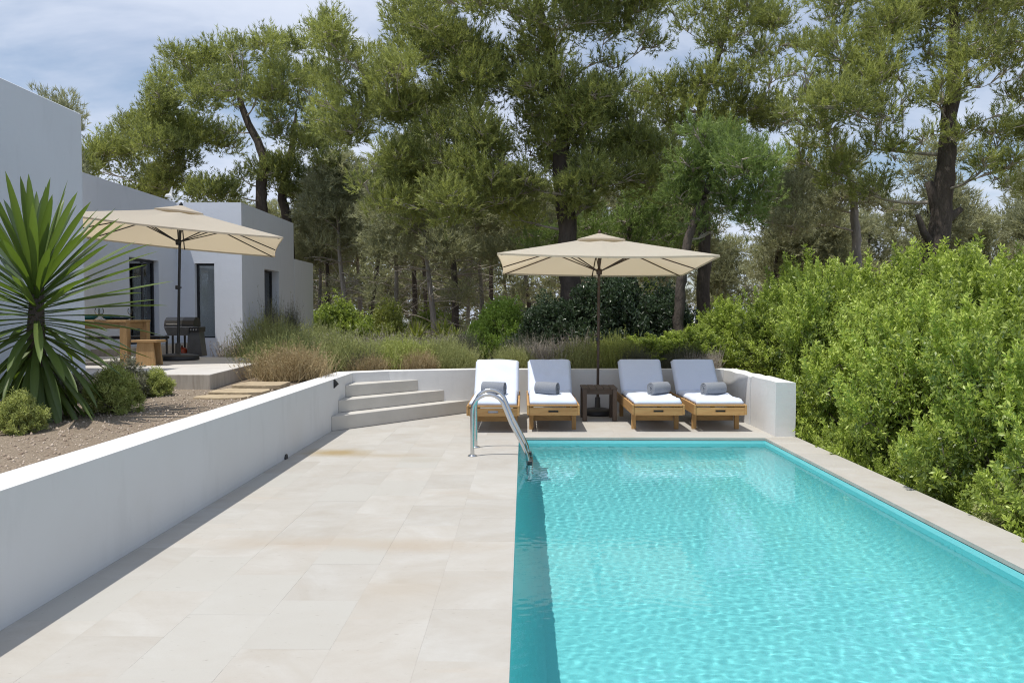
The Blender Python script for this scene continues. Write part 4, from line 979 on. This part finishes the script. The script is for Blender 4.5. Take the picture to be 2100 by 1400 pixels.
# forest behind: slim pines with bare lower limbs, three shared shapes
def slim_pine(seed, h):
    r = np.random.default_rng(seed)
    lean = r.normal(0, .05, 2)
    p = np.array([(lean[0] * z + .12 * math.sin(z * .9 + seed), lean[1] * z + .1 * math.cos(z * .7), z) for z in np.linspace(-.1, h * .92, 16)])
    p[:, :2] -= p[0, :2]
    trunk = tube_np([(p, np.linspace(.125, .03, 16))], 8)
    br = []; Vs = []; Fs = []; Ts = []; o = 0; cl_ = []
    for s in range(22):                                   # bare, dry limbs low on the trunk
        z = r.uniform(.12, .55) * h; j = int(z / h / .92 * 15); a = r.uniform(0, 6.28); l = r.uniform(.5, 1.5)
        e = p[j] + np.array([math.cos(a) * l, math.sin(a) * l, r.uniform(-.25, .35) * l]); br.append((curve3(p[j], (p[j] + e) / 2 + np.array([0, 0, .15 * l]), e, 5), np.linspace(.022, .005, 5)))
        for q in range(3):
            f = p[j] + (e - p[j]) * r.uniform(.4, .9); e2 = f + r.normal(0, .35, 3); br.append((np.array([f, (f + e2) / 2 + r.normal(0, .04, 3), e2]), np.array([.010, .007, .004])))
        if r.uniform() < .18: cl_.append((*e, r.uniform(.25, .45)))
    for s in range(20):
        z = r.uniform(.52, 1.0) * h; j = min(15, int(z / h / .92 * 15)); a = r.uniform(0, 6.28); l = r.uniform(.3, 1.7) * (1.25 - z / h) + .25
        e = np.array([p[j][0] + math.cos(a) * l, p[j][1] + math.sin(a) * l, z + .2 * l]); br.append((curve3(p[j], (p[j] + e) / 2 + np.array([0, 0, .2]), e, 6), np.linspace(.03, .01, 6))); cl_.append((*e, r.uniform(.45, .85)))
    for ci, c in enumerate(cl_):
        P, u = clump_points(c, r, 420, seed * 50 + ci); A = unit(u * .8 + np.array([0, 0, .6]) + r.normal(0, .35, u.shape))
        ti = np.clip(.35 + .2 * r.normal() + r.normal(0, .15, len(P)), 0, 1)
        V, F, T = tufts(P, A, r, 9, .19, .030, .20, ti); Vs.append(V); Fs.append(F + o); Ts.append(T); o += len(V)
    bv, bf_ = tube_np(br, 4)
    return (mesh_np("trunk", *trunk, "bark_grey" if seed % 2 else "bark", smooth=True), mesh_np("branches", bv, bf_, "dry_twig", smooth=True), mesh_np("crown", np.concatenate(Vs), np.concatenate(Fs), "pine_needle_grey", np.concatenate(Ts)))
SL = {0: "slim pine with its trunk just past the house's far corner", 1: "slim pine second to the right of the house corner, set back", 2: "nearer slim pine leaning left of the agaves", 3: "slim pine between the leaning one and the succulent shrub", 4: "slim pine directly behind the succulent shrub", 5: "distant slim pine behind the agaves",
      6: "nearest pale trunked slim pine, right above the agaves", 7: "dark trunked slim pine close right of the pale trunk", 8: "slim pine above the rounded bright green bush, left side", 9: "distant slim pine over the rounded bright green bush", 10: "slim pine at the left tip of the pool parasol", 16: "slim pine seen under the right tip of the pool parasol", 17: "slim pine right beside the bent trunk of the young pine",
      19: "slim pine over the left crest of the hedge", 21: "slim pine left of the thin grey trunk above the hedge", 23: "slim pine right of the thin grey trunk above the hedge", 25: "slim pine just left of the tall dark trunk", 26: "slim pine just right of the tall dark trunk", 27: "slim pine at the right frame edge behind the hedge", 28: "slim pine cut by the right frame edge", 32: "slim pine behind the largest pine's trunk", 39: "slim pine behind the middle of the pool parasol"}
slim = [slim_pine(31, 6.4), slim_pine(32, 7.2), slim_pine(33, 5.6), slim_pine(34, 6.9)]
rb = random.Random(4)
BG[0] = (-9.0, 34.0); BG[2] = (-7.0, 31.0)
BG.append((-15.0, 25.0)); SL[len(BG) - 1] = "pine top just peeping over the tall near house wall"
for i, (x, y) in enumerate(BG):
    z = float(ground_z(np.array([x]), np.array([y]))[0]) - .05
    t = empty("slim_pine", (x, y, z), rb.uniform(0, 6.28)); s = rb.uniform(.85, 1.15) * (1 + .012 * max(0, y - 30)); t.scale = (s, s, s * rb.uniform(.95, 1.1)) if x > -14.9 else (.8, .8, 1.10)
    tag(t, SL.get(i, "distant slim pine deep in the woodland, hardly told from its neighbours"), "tree", "slim pines of the woodland")
    v = slim[i % 4]
    link("trunk", v[0], t); link("branches", v[1], t)["kind"] = "stuff"; link("crown", v[2], t)["kind"] = "stuff"

# the wood farther off reads as one mass
rW = np.random.default_rng(77); Vs = []; Fs = []; Ts = []; o = 0
for i in range(330):
    y = rW.uniform(46, 60); x = rW.uniform(-34, 44)
    if 9.2 < x / y * 50 < 13.6: continue
    top = 5.6 if x < 26 else 3.0
    c = (x, y, float(ground_z(np.array([x]), np.array([y]))[0]) + rW.uniform(.2, 1) ** 1.0 * top, rW.uniform(1.0, 1.8))
    P, u = clump_points(c, rW, 24, 900 + i); A = unit(u * .7 + np.array([0, 0, .7]) + rW.normal(0, .4, u.shape))
    V, F, T = tufts(P, A, rW, 8, .60, .10, .60, np.clip(.35 + .2 * rW.normal() + rW.normal(0, .15, len(P)), 0, 1)); Vs.append(V); Fs.append(F + o); Ts.append(T); o += len(V)
tag(link("distant_woodland", mesh_np("distant_woodland", np.concatenate(Vs), np.concatenate(Fs), "pine_needle_grey", np.concatenate(Ts))), "grey green mass of distant woodland behind the slim pines", "woodland", kind="stuff")

# ---- leafy bushes
def leaves(P, A, r, k, ln, wd, tint, spread=.75, along=.85):
    n = len(P); Q = r.normal(size=(n, k, 3)); Ax = A[:, None, :]
    perp = unit(Q - (Q * Ax).sum(-1, keepdims=True) * Ax); d = unit(Ax * r.uniform(.2, 1.0, (n, k, 1)) + perp * spread)
    base = P[:, None, :] + Ax * (r.uniform(0, 1, (n, k, 1)) - .55) * ln * along
    l = ln * r.uniform(.7, 1.2, (n, k, 1)); side = unit(np.cross(d, r.normal(size=(n, k, 3)))) * wd * .5
    nrm = unit(np.cross(side, d)); m1 = base + d * l * .5 + nrm * l * .08
    V = np.stack([base, m1 + side, base + d * l, m1 - side], 2).reshape(-1, 3); F = np.arange(n * k * 4).reshape(-1, 4)
    t = np.clip(tint[:, None, None] + r.normal(0, .12, (n, k, 1)), 0, 1)
    return V, F, np.broadcast_to(t, (n, k, 4)).reshape(-1)
def bush_mesh(seed, mat, n=4600, k=9, ln=.05, wd=.021, lumps=54, tint0=.45, tipboost=.3, asp=1.6, lr=(.12, .25), sprays=0):
    """dome of radius 1 and height asp made of leafy lumps; each point is a short leafy shoot"""
    r = np.random.default_rng(seed); ce = []
    for i in range(lumps):
        a = r.uniform(0, 6.28); e = r.uniform(0, 1) ** .8; f = r.uniform(.78, 1.0); rr = .80 * math.sqrt(max(.02, 1 - e ** 2.4)) * f
        ce.append((rr * math.cos(a), rr * math.sin(a), (.10 + .80 * e) * asp * (.9 + .1 * f), r.uniform(*lr)))
    for z in (.2, .5, .75): ce.append((0, 0, z * asp, .5))
    w = np.array([c[3] ** 2 for c in ce]); w /= w.sum(); P = []; U = []; TI = []
    for i, c in enumerate(ce):
        m = int(n * w[i]) + 3; u = unit(r.normal(size=(m, 3))); lob = 1 + .22 * fnoise(u, 4, seed + i)[:, None] + .16 * fnoise(u, 9, seed + i + 50)[:, None]
        p = np.array(c[:3]) + u * lob * c[3] * r.uniform(0, 1, (m, 1)) ** .3; P.append(p); U.append(u)
        TI.append(np.full(m, tint0 + r.normal(0, .22)) + tipboost * (r.uniform(size=m) < .35) + .15 * fnoise(p, 6, seed + 9))
    if sprays:                                              # stray shoots that break the outline
        ca_ = np.array(ce[:lumps])
        for i in range(sprays):
            c = ca_[r.integers(lumps)]; u = unit(unit(np.array([c[0], c[1], (c[2] - .4 * asp) * .8])) + np.array([0, 0, .5]) + r.normal(0, .35, 3)); l = r.uniform(.10, .30); tt_ = np.linspace(.2, 1, 9)[:, None]
            p = c[:3] + u * c[3] * .8 + u * l * tt_ + np.array([0, 0, .05]) * tt_ ** 2 + r.normal(0, .012, (9, 3)); P.append(p); U.append(np.tile(u, (9, 1))); TI.append(np.full(9, tint0 + r.uniform(.1, .6)))
    P = np.concatenate(P); U = np.concatenate(U); TI = np.concatenate(TI); kp = P[:, 2] > 0.0; P, U, TI = P[kp], U[kp], TI[kp]
    A = unit(U * .9 + np.array([0, 0, .55]) + r.normal(0, .3, U.shape))
    V, F, T = leaves(P, A, r, k, ln, wd, np.clip(TI, 0, 1), .85, 1.6)
    br = []
    for i, c in enumerate(ce):
        e = np.array(c[:3]); b0 = np.array([r.normal(0, .08), r.normal(0, .08), -.02]); br.append((curve3(b0, np.array([e[0] * .4, e[1] * .4, e[2] * .7]), e, 6), np.linspace(.018, .006, 6)))
        for s in range(3):
            u = unit(r.normal(size=3)); br.append((np.array([e, e + u * c[3] * .5 + r.normal(0, .02, 3), e + u * c[3] * .95]), np.array([.006, .004, .003])))
    bv, bf_ = tube_np(br, 4)
    return mesh_np("foliage", V, F, mat, T), mesh_np("stems", bv, bf_, "twig"), asp * (1.12 if sprays else 1.0)
def put_bush(var, x, y, rad, top, label, rz, name="bush", cat="bush", group=None, zb=None):
    z = float(ground_z(np.array([x]), np.array([y]))[0]) - .03 if zb is None else zb
    t = empty(name, (x, y, z), rz); h = top - z; t.scale = (rad, rad, h / (.98 * var[2])); tag(t, label, cat, group)
    link("foliage", var[0], t)["kind"] = "stuff"; link("stems", var[1], t)["kind"] = "stuff"; return t
mastic = [bush_mesh(61 + i, "mastic_leaf", n=6000, ln=.052, wd=.020, tint0=[.38, .28, .46, .34][i], tipboost=.45, sprays=150) for i in range(4)]
HB = [(5.0, 6.3, 1.10, 1.45), (5.1, 8.0, 1.2, 1.75), (5.1, 9.7, 1.2, 1.9), (5.15, 11.4, 1.25, 2.0), (5.2, 13.2, 1.3, 2.4), (4.95, 15.1, 1.1, 2.3), (4.35, 16.9, .85, 2.05),
      (6.7, 7.6, 1.4, 2.30), (6.8, 9.8, 1.45, 2.45), (6.9, 12.1, 1.5, 2.6), (6.9, 14.4, 1.5, 2.8), (6.2, 16.6, 1.5, 2.95), (8.8, 10.6, 1.6, 2.75), (9.1, 13.4, 1.7, 2.9), (9.0, 16.4, 1.8, 3.0), (11.6, 14.2, 1.8, 3.0), (11.6, 17.4, 1.9, 3.1)]
HL = ["mastic bush nearest the camera at the right edge, beside the pool coping", "low mastic bush beside the right coping, second from the camera", "mastic bush along the middle of the right coping", "mastic bush beside the far half of the right coping", "mastic bush just right of the white pillar end", "mastic bush right behind the white end wall", "mastic bush left of the hedge, behind the rightmost lounger",
      "taller mastic bush at the right frame edge in the second row", "taller mastic bush in the second row above the middle coping", "taller mastic bush in the second row right of the white pillar", "tall mastic bush in the second row behind the end wall", "tall mastic bush at the left crest of the hedge", "high mastic bush of the back row at the right frame edge", "high mastic bush of the back row below the dark pine trunk", "high mastic bush of the back row left of the dark pine trunk", "back row mastic bush right of the dark pine trunk", "farthest mastic bush in front of the dark pine trunk"]
HB += [(4.55, 7.1, .62, .45), (4.5, 8.7, .60, .50), (4.55, 10.2, .66, .75), (4.62, 12.3, .75, 1.0)]
HL += ["lowest mastic spray along the near half of the right coping", "low mastic spray touching the middle of the right coping", "low mastic spray between the coping and the white pillar", "leafy mastic spray pressed against the outer side of the white pillar"]
for i, (a, lab) in enumerate(zip(HB, HL)):
    put_bush(mastic[i % 4], *a, lab, rb.uniform(0, 6.28), "mastic_bush", "bush", "mastic bushes of the right hedge")
dryb = bush_mesh(71, "olive_stem", n=4200, k=7, tint0=.6, asp=1.3)
put_bush(dryb, 4.38, 6.75, .55, .30, "dry yellowish bush at the lower right by the coping", 1.0, "dry_bush", zb=-.72)
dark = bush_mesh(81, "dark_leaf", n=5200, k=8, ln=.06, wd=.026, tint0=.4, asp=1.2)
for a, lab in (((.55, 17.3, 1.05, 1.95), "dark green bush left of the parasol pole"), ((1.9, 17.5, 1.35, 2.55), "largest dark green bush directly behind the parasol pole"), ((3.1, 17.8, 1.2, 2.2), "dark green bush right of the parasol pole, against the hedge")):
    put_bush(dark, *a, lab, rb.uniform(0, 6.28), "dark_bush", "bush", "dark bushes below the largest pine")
for a, lab in (((2.45, 15.5, .85, 1.32), "mid green bush above the lounger right of the side table"), ((3.45, 15.7, .85, 1.50), "mid green bush above the rightmost lounger")):
    put_bush(mastic[1], *a, lab, rb.uniform(0, 6.28), "mastic_bush", "bush", "mastic bushes behind the back wall")
bright = bush_mesh(91, "bright_leaf", n=6000, k=8, ln=.05, wd=.022, tint0=.55, asp=1.3)
for a, lab in (((-.5, 18.5, .95, 2.0), "rounded bright green bush left of the parasol"), ((-1.1, 18.1, .5, 1.5), "small bright green bush at the foot of the rounded one")):
    put_bush(bright, *a, lab, rb.uniform(0, 6.28), "bright_bush", "bush", "bright green bushes in the garden")
under = bush_mesh(95, "mastic_leaf", n=3600, k=7, ln=.06, wd=.026, tint0=.25, asp=1.0)
for a, lab in (((-6.6, 27.5, 1.4, 2.1), "green undergrowth at the far corner of the house"), ((-5.0, 27.0, 1.2, 1.7), "low undergrowth in the shade right of the house"), ((-3.2, 28, 1.4, 1.8), "shaded undergrowth between the slim pines at left"), ((-1.0, 27.5, 1.2, 1.7), "shaded undergrowth behind the bright green bush"), ((3.6, 22.5, 1.5, 2.2), "shaded undergrowth behind the dark bushes")):
    put_bush(under, *a, lab, rb.uniform(0, 6.28), "undergrowth_bush", "bush", "undergrowth at the wood edge")

# ---- wispy shrubs: many fine stems fanning up from the base
def stem_mesh(seed, mat, n=2600, spread=.85, wd=.010, leafy=3, tint0=.45, droop=.12, lf=.055):
    r = np.random.default_rng(seed)
    a = r.uniform(0, 6.28, n); sp = np.sqrt(r.uniform(0, 1, n)) * spread
    d = np.stack([np.cos(a) * sp, np.sin(a) * sp, np.sqrt(np.clip(1 - (sp * .75) ** 2, .1, 1))], -1)
    L_ = r.uniform(.55, 1.05, n) * (1 + .18 * fnoise(d, 4, seed)); b0 = np.stack([r.normal(0, .33, n), r.normal(0, .33, n), np.zeros(n)], -1); L_ *= (1 + .30 * fnoise(b0, 5, seed + 3)) * r.uniform(.75, 1.12, n); d[:, :2] *= .62
    def at(t): return b0 + d * (L_ * t)[:, None] + np.stack([0 * t, 0 * t, -droop * sp * t * t], -1) + wob * (t ** 1.5)[:, None]
    wob = r.normal(0, .06, (n, 3)); side = unit(np.cross(d, r.normal(size=(n, 3)))) * wd * .5
    ts = [.15, .6, 1.0]; rows = []
    for i, t in enumerate(ts):
        c = at(np.full(n, t)); w = [1, .8, .35][i]; rows += [c - side * w, c + side * w]
    V = np.stack(rows, 1).reshape(-1, 3); o = np.arange(n)[:, None] * 6; F = np.concatenate([o + np.array([[0, 1, 3, 2]]), o + np.array([[2, 3, 5, 4]])])
    ti = np.clip(tint0 + .2 * fnoise(d, 3, seed + 5) + r.normal(0, .16, n), 0, 1); T = np.repeat(ti, 6)
    if leafy:
        tt = r.uniform(.45, 1.0, (n, leafy)); P = np.concatenate([at(tt[:, j]) for j in range(leafy)]); A = unit(np.concatenate([d] * leafy) + r.normal(0, .35, (n * leafy, 3)))
        V2, F2, T2 = leaves(P, A, r, 2, lf, .012, np.tile(ti, leafy), .5); F = np.concatenate([F, F2 + len(V)]); V = np.concatenate([V, V2]); T = np.concatenate([T, T2])
    return mesh_np("stems", V, F, mat, T)
wisp = {"dry": stem_mesh(101, "dry_stem", 3000, tint0=.5), "olive": stem_mesh(102, "olive_stem", 3000, tint0=.5), "green": stem_mesh(103, "green_stem", 3000, tint0=.55, lf=.075), "lav": stem_mesh(104, "lavender_stem", 2200, tint0=.5, leafy=2),
        "dark": stem_mesh(105, "grey_leaf", 1800, tint0=.2, leafy=3), "rose": stem_mesh(106, "green_stem", 1500, spread=1.0, leafy=6, tint0=.45, lf=.06), "grey": stem_mesh(107, "grey_leaf", 1700, spread=1.0, leafy=5, tint0=.4, lf=.06)}
def put_wisp(kind, x, y, rad, top, label, name="shrub", group=None):
    z = float(ground_z(np.array([x]), np.array([y]))[0]) - .03
    t = link(name, wisp[kind], None, (x, y, z), (0, 0, rb.uniform(0, 6.28)), (rad, rad, (top - z))); tag(t, label, "shrub", group); t["kind"] = "thing"; del t["kind"]; return t
G1 = "wispy garden shrubs behind the walls"
for a in (("dry", -3.72, 12.35, .70, 1.30, "tan brown wispy shrub leaning over the wall corner by the terrace"),
          ("olive", -4.15, 13.6, .80, 1.38, "olive wispy shrub behind the tan one"),
          ("olive", -5.0, 15.7, .85, 1.62, "tall olive wispy shrub below the house side window"),
          ("lav", -5.75, 16.3, .75, 1.45, "sparse grey twiggy shrub near the tall house window"),
          ("green", -5.1, 14.95, .42, 1.15, "low green tuft at the back edge of the terrace"),
          ("olive", -3.35, 14.6, .85, 1.36, "olive shrub straight above the corner steps"),
          ("olive", -4.2, 16.2, .8, 1.5, "dry tan shrub in the middle of the garden bed"),
          ("lav", -3.1, 16.6, .9, 1.50, "greyish lavender mass behind the steps"),
          ("lav", -2.1, 17.2, .8, 1.45, "greyish lavender clump in front of the agaves"),
          ("green", -2.35, 14.85, .75, 1.36, "fresh green grassy shrub behind the top step"),
          ("olive", -1.65, 15.3, .7, 1.26, "olive grassy shrub left of the first lounger back"),
          ("dark", -2.95, 14.2, .4, 1.12, "grey dead twigs in the hollow behind the wall corner"),
          ("dry", -1.95, 14.45, .42, 1.12, "brownish dry tuft low behind the back wall by the steps"),
          ("lav", -3.9, 15.0, .7, 1.45, "greyish twiggy lavender between the tan and olive shrubs"),
          ("dry", -2.85, 14.15, .45, 1.05, "low dry shrub tucked behind the wall corner"),
          ("olive", -1.25, 14.75, .45, 1.12, "small olive shrub close behind the back wall, left of the first lounger"),
          ("dark", -1.45, 17.0, .55, 1.35, "dark grey dead shrub beside the sandy patch"),
          ("dark", .1, 16.2, .7, 1.30, "dark shrub in shade behind the second lounger"),
          ("olive", -.15, 14.95, .5, 1.12, "small olive shrub above the first lounger"),
          ("lav", .55, 15.3, .75, 1.45, "pinkish dry lavender above the second lounger"),
          ("olive", 1.0, 14.85, .5, 1.22, "small olive shrub just left of the parasol pole"),
          ("green", 1.75, 15.2, .65, 1.35, "green shrub just right of the parasol pole"),
          ("dark", 2.2, 14.75, .5, 1.10, "grey twiggy shrub above the third lounger"),
          ("lav", 3.35, 14.75, .4, 1.15, "pale dry tuft above the rightmost lounger"),
          ("dark", 2.95, 14.9, .5, 1.15, "grey dark shrub between the two right loungers")):
    put_wisp(*a, "wispy_shrub", G1)
rose = [bush_mesh(201, "green_stem", n=1500, k=9, ln=.12, wd=.026, lumps=30, tint0=.42, asp=1.15, lr=(.10, .22), tipboost=.4), bush_mesh(202, "grey_leaf", n=1500, k=9, ln=.12, wd=.022, lumps=30, tint0=.35, asp=1.1, lr=(.12, .24), tipboost=.4)]
for v, x, y, rad, top, lab in ((0, -4.42, 8.35, .36, 1.10, "yellow green low shrub right of the yucca"), (1, -5.05, 9.75, .46, 1.10, "grey green low shrub in front of the terrace"), (0, -4.55, 6.95, .27, .98, "small yellowish shrub at the left frame edge below the yucca"), (0, -4.68, 9.85, .26, 1.0, "small green tuft at the foot of the terrace front"), (1, -5.6, 9.3, .36, 1.1, "grey low shrub behind the yucca")):
    put_bush(rose[v], x, y, rad, top, lab, rb.uniform(0, 6.28), "low_shrub", "shrub", "low shrubs on the gravel bed")
for a in (("dark", -6.55, 20.2, .4, 2.05, "dark leafy plant against the house side wall"), ("dark", -6.6, 21.8, .4, 1.95, "dark leafy plant below the house side window")):
    put_wisp(*a, "wall_plant", "dark plants along the house wall")

# ---- agaves and a succulent shrub in the bed
def rosette_mesh(seed, n, ln, wd, mat, up=.35):
    r = np.random.default_rng(seed); mbv = []; mbf = []; T = []; o = 0
    for k in range(n):
        az = k * 2.39996; el = up + (1.35 - up) * (1 - k / n) ** 1.2; d = np.array([math.cos(az) * math.cos(el), math.sin(az) * math.cos(el), math.sin(el)]); s = np.array([-math.sin(az), math.cos(az), 0])
        l = ln * r.uniform(.8, 1.1); rows = []
        for t, w in ((0, .5), (.35, 1), (.7, .7), (1, .04)):
            c = d * l * t + np.array([0, 0, -.25 * l * t * t * math.cos(el)]); up_ = np.cross(d, s); rows += [c - s * wd * w / 2 - up_ * wd * .12 * w, c + up_ * wd * .08 * w * 0, c + s * wd * w / 2 - up_ * wd * .12 * w]
        mbv += rows; i = np.arange(12).reshape(4, 3) + o
        for a in range(3):
            for b_ in range(2): mbf.append((i[a, b_], i[a, b_ + 1], i[a + 1, b_ + 1], i[a + 1, b_]))
        T += [float(np.clip(r.normal(.55, .2), 0, 1))] * 12; o += 12
    return mesh_np("leaves", np.array(mbv), np.array(mbf), mat, np.array(T), smooth=True)
ag = rosette_mesh(5, 34, .55, .06, "agave_leaf")
for x, y, s, lab in ((-2.55, 18.6, 1.1, "left of the two larger agaves among the lavender"), (-1.95, 18.7, 1.15, "right of the two larger agaves among the lavender"), (-1.6, 18.0, .8, "small agave in front of the larger pair"), (-1.25, 18.3, .6, "yellowish smallest agave right of the others"), (-5.1, 19.4, .6, "lone yellow green agave near the house corner")):
    z = float(ground_z(np.array([x]), np.array([y]))[0]); t = empty("agave", (x, y, z + .46), rb.uniform(0, 6)); t.scale = (s, s, s); tag(t, lab, "agave", "agaves in the garden bed")
    link("leaves", ag, t)["kind"] = "stuff"; MB().lathe([(.07, -.56), (.06, 0), (.02, .06)], 8).build("stem", "twig", t)
ss = bush_mesh(97, "agave_leaf", n=700, k=7, ln=.13, wd=.035, lumps=8, tint0=.5, asp=1.8)
put_bush(ss, -3.25, 18.9, .62, 2.05, "pale green leafy succulent shrub left of the agaves", .5, "succulent_shrub", "shrub")

# ---- the big yucca: every blade a part
yu = empty("yucca", (-4.95, 7.85, G - .02)); tag(yu, "large spiky green yucca in the gravel at the left edge", "yucca")
rY = random.Random(12)
MB().tube([(0, 0, 0), (.01, .01, .4), (.0, -.01, .9), (.02, 0, 1.35)], [.10, .085, .08, .06], 12).build("trunk", "bark", yu)
def blade(seed, bend):
    n = 12; vs = []; T = []; r = random.Random(seed); tw = r.uniform(-.25, .25); ti = r.uniform(.0, .75)
    for i in range(n + 1):
        t = i / n; w = .027 * (.40 + .95 * t) * (1 if t < .45 else max(0.0, (1 - ((t - .45) / .55) ** 1.9))) * 1.25 + (.004 if t < 1 else 0)
        x = t * (1 - .12 * bend * t); z = -bend * .42 * t * t; a = tw * t
        for s in (-1, 0, 1):
            vs.append((x, s * w * math.cos(a) , z + abs(s) * w * .42 + s * w * math.sin(a))); T.append(min(1, max(0, ti + (.22 if s == 0 else 0))))
    fs = []
    for i in range(n):
        for s in range(2):
            o = i * 3 + s; fs.append((o, o + 3, o + 4, o + 1))
    return mesh_np("leaf", np.array(vs), np.array(fs), "yucca_leaf", np.array(T), smooth=True)
blades = [blade(i, b_) for i, b_ in enumerate((.0, .12, .25, .45, .1, .3, .6, .2))]
NB = 185
for k in range(NB):
    f = k / NB; az = k * 2.39996 + rY.uniform(-.12, .12)
    el = R(84 - 160 * f ** .80) + R(rY.uniform(-6, 6)); z0 = 1.46 - 1.15 * f ** 1.2
    ln = (.86 + .34 * math.sin(math.pi * min(1, f * 1.3 + .12))) * rY.uniform(.88, 1.1)
    rr = .05; o = link("leaf", blades[rY.choice((0, 1, 4, 7)) if f < .45 else rY.choice((1, 2, 3, 5, 6))] if f < .8 else blades[rY.choice((0, 1, 2))], yu, (rr * math.cos(az), rr * math.sin(az), z0), (0, -el, az), (ln, 1.15, 1.1))
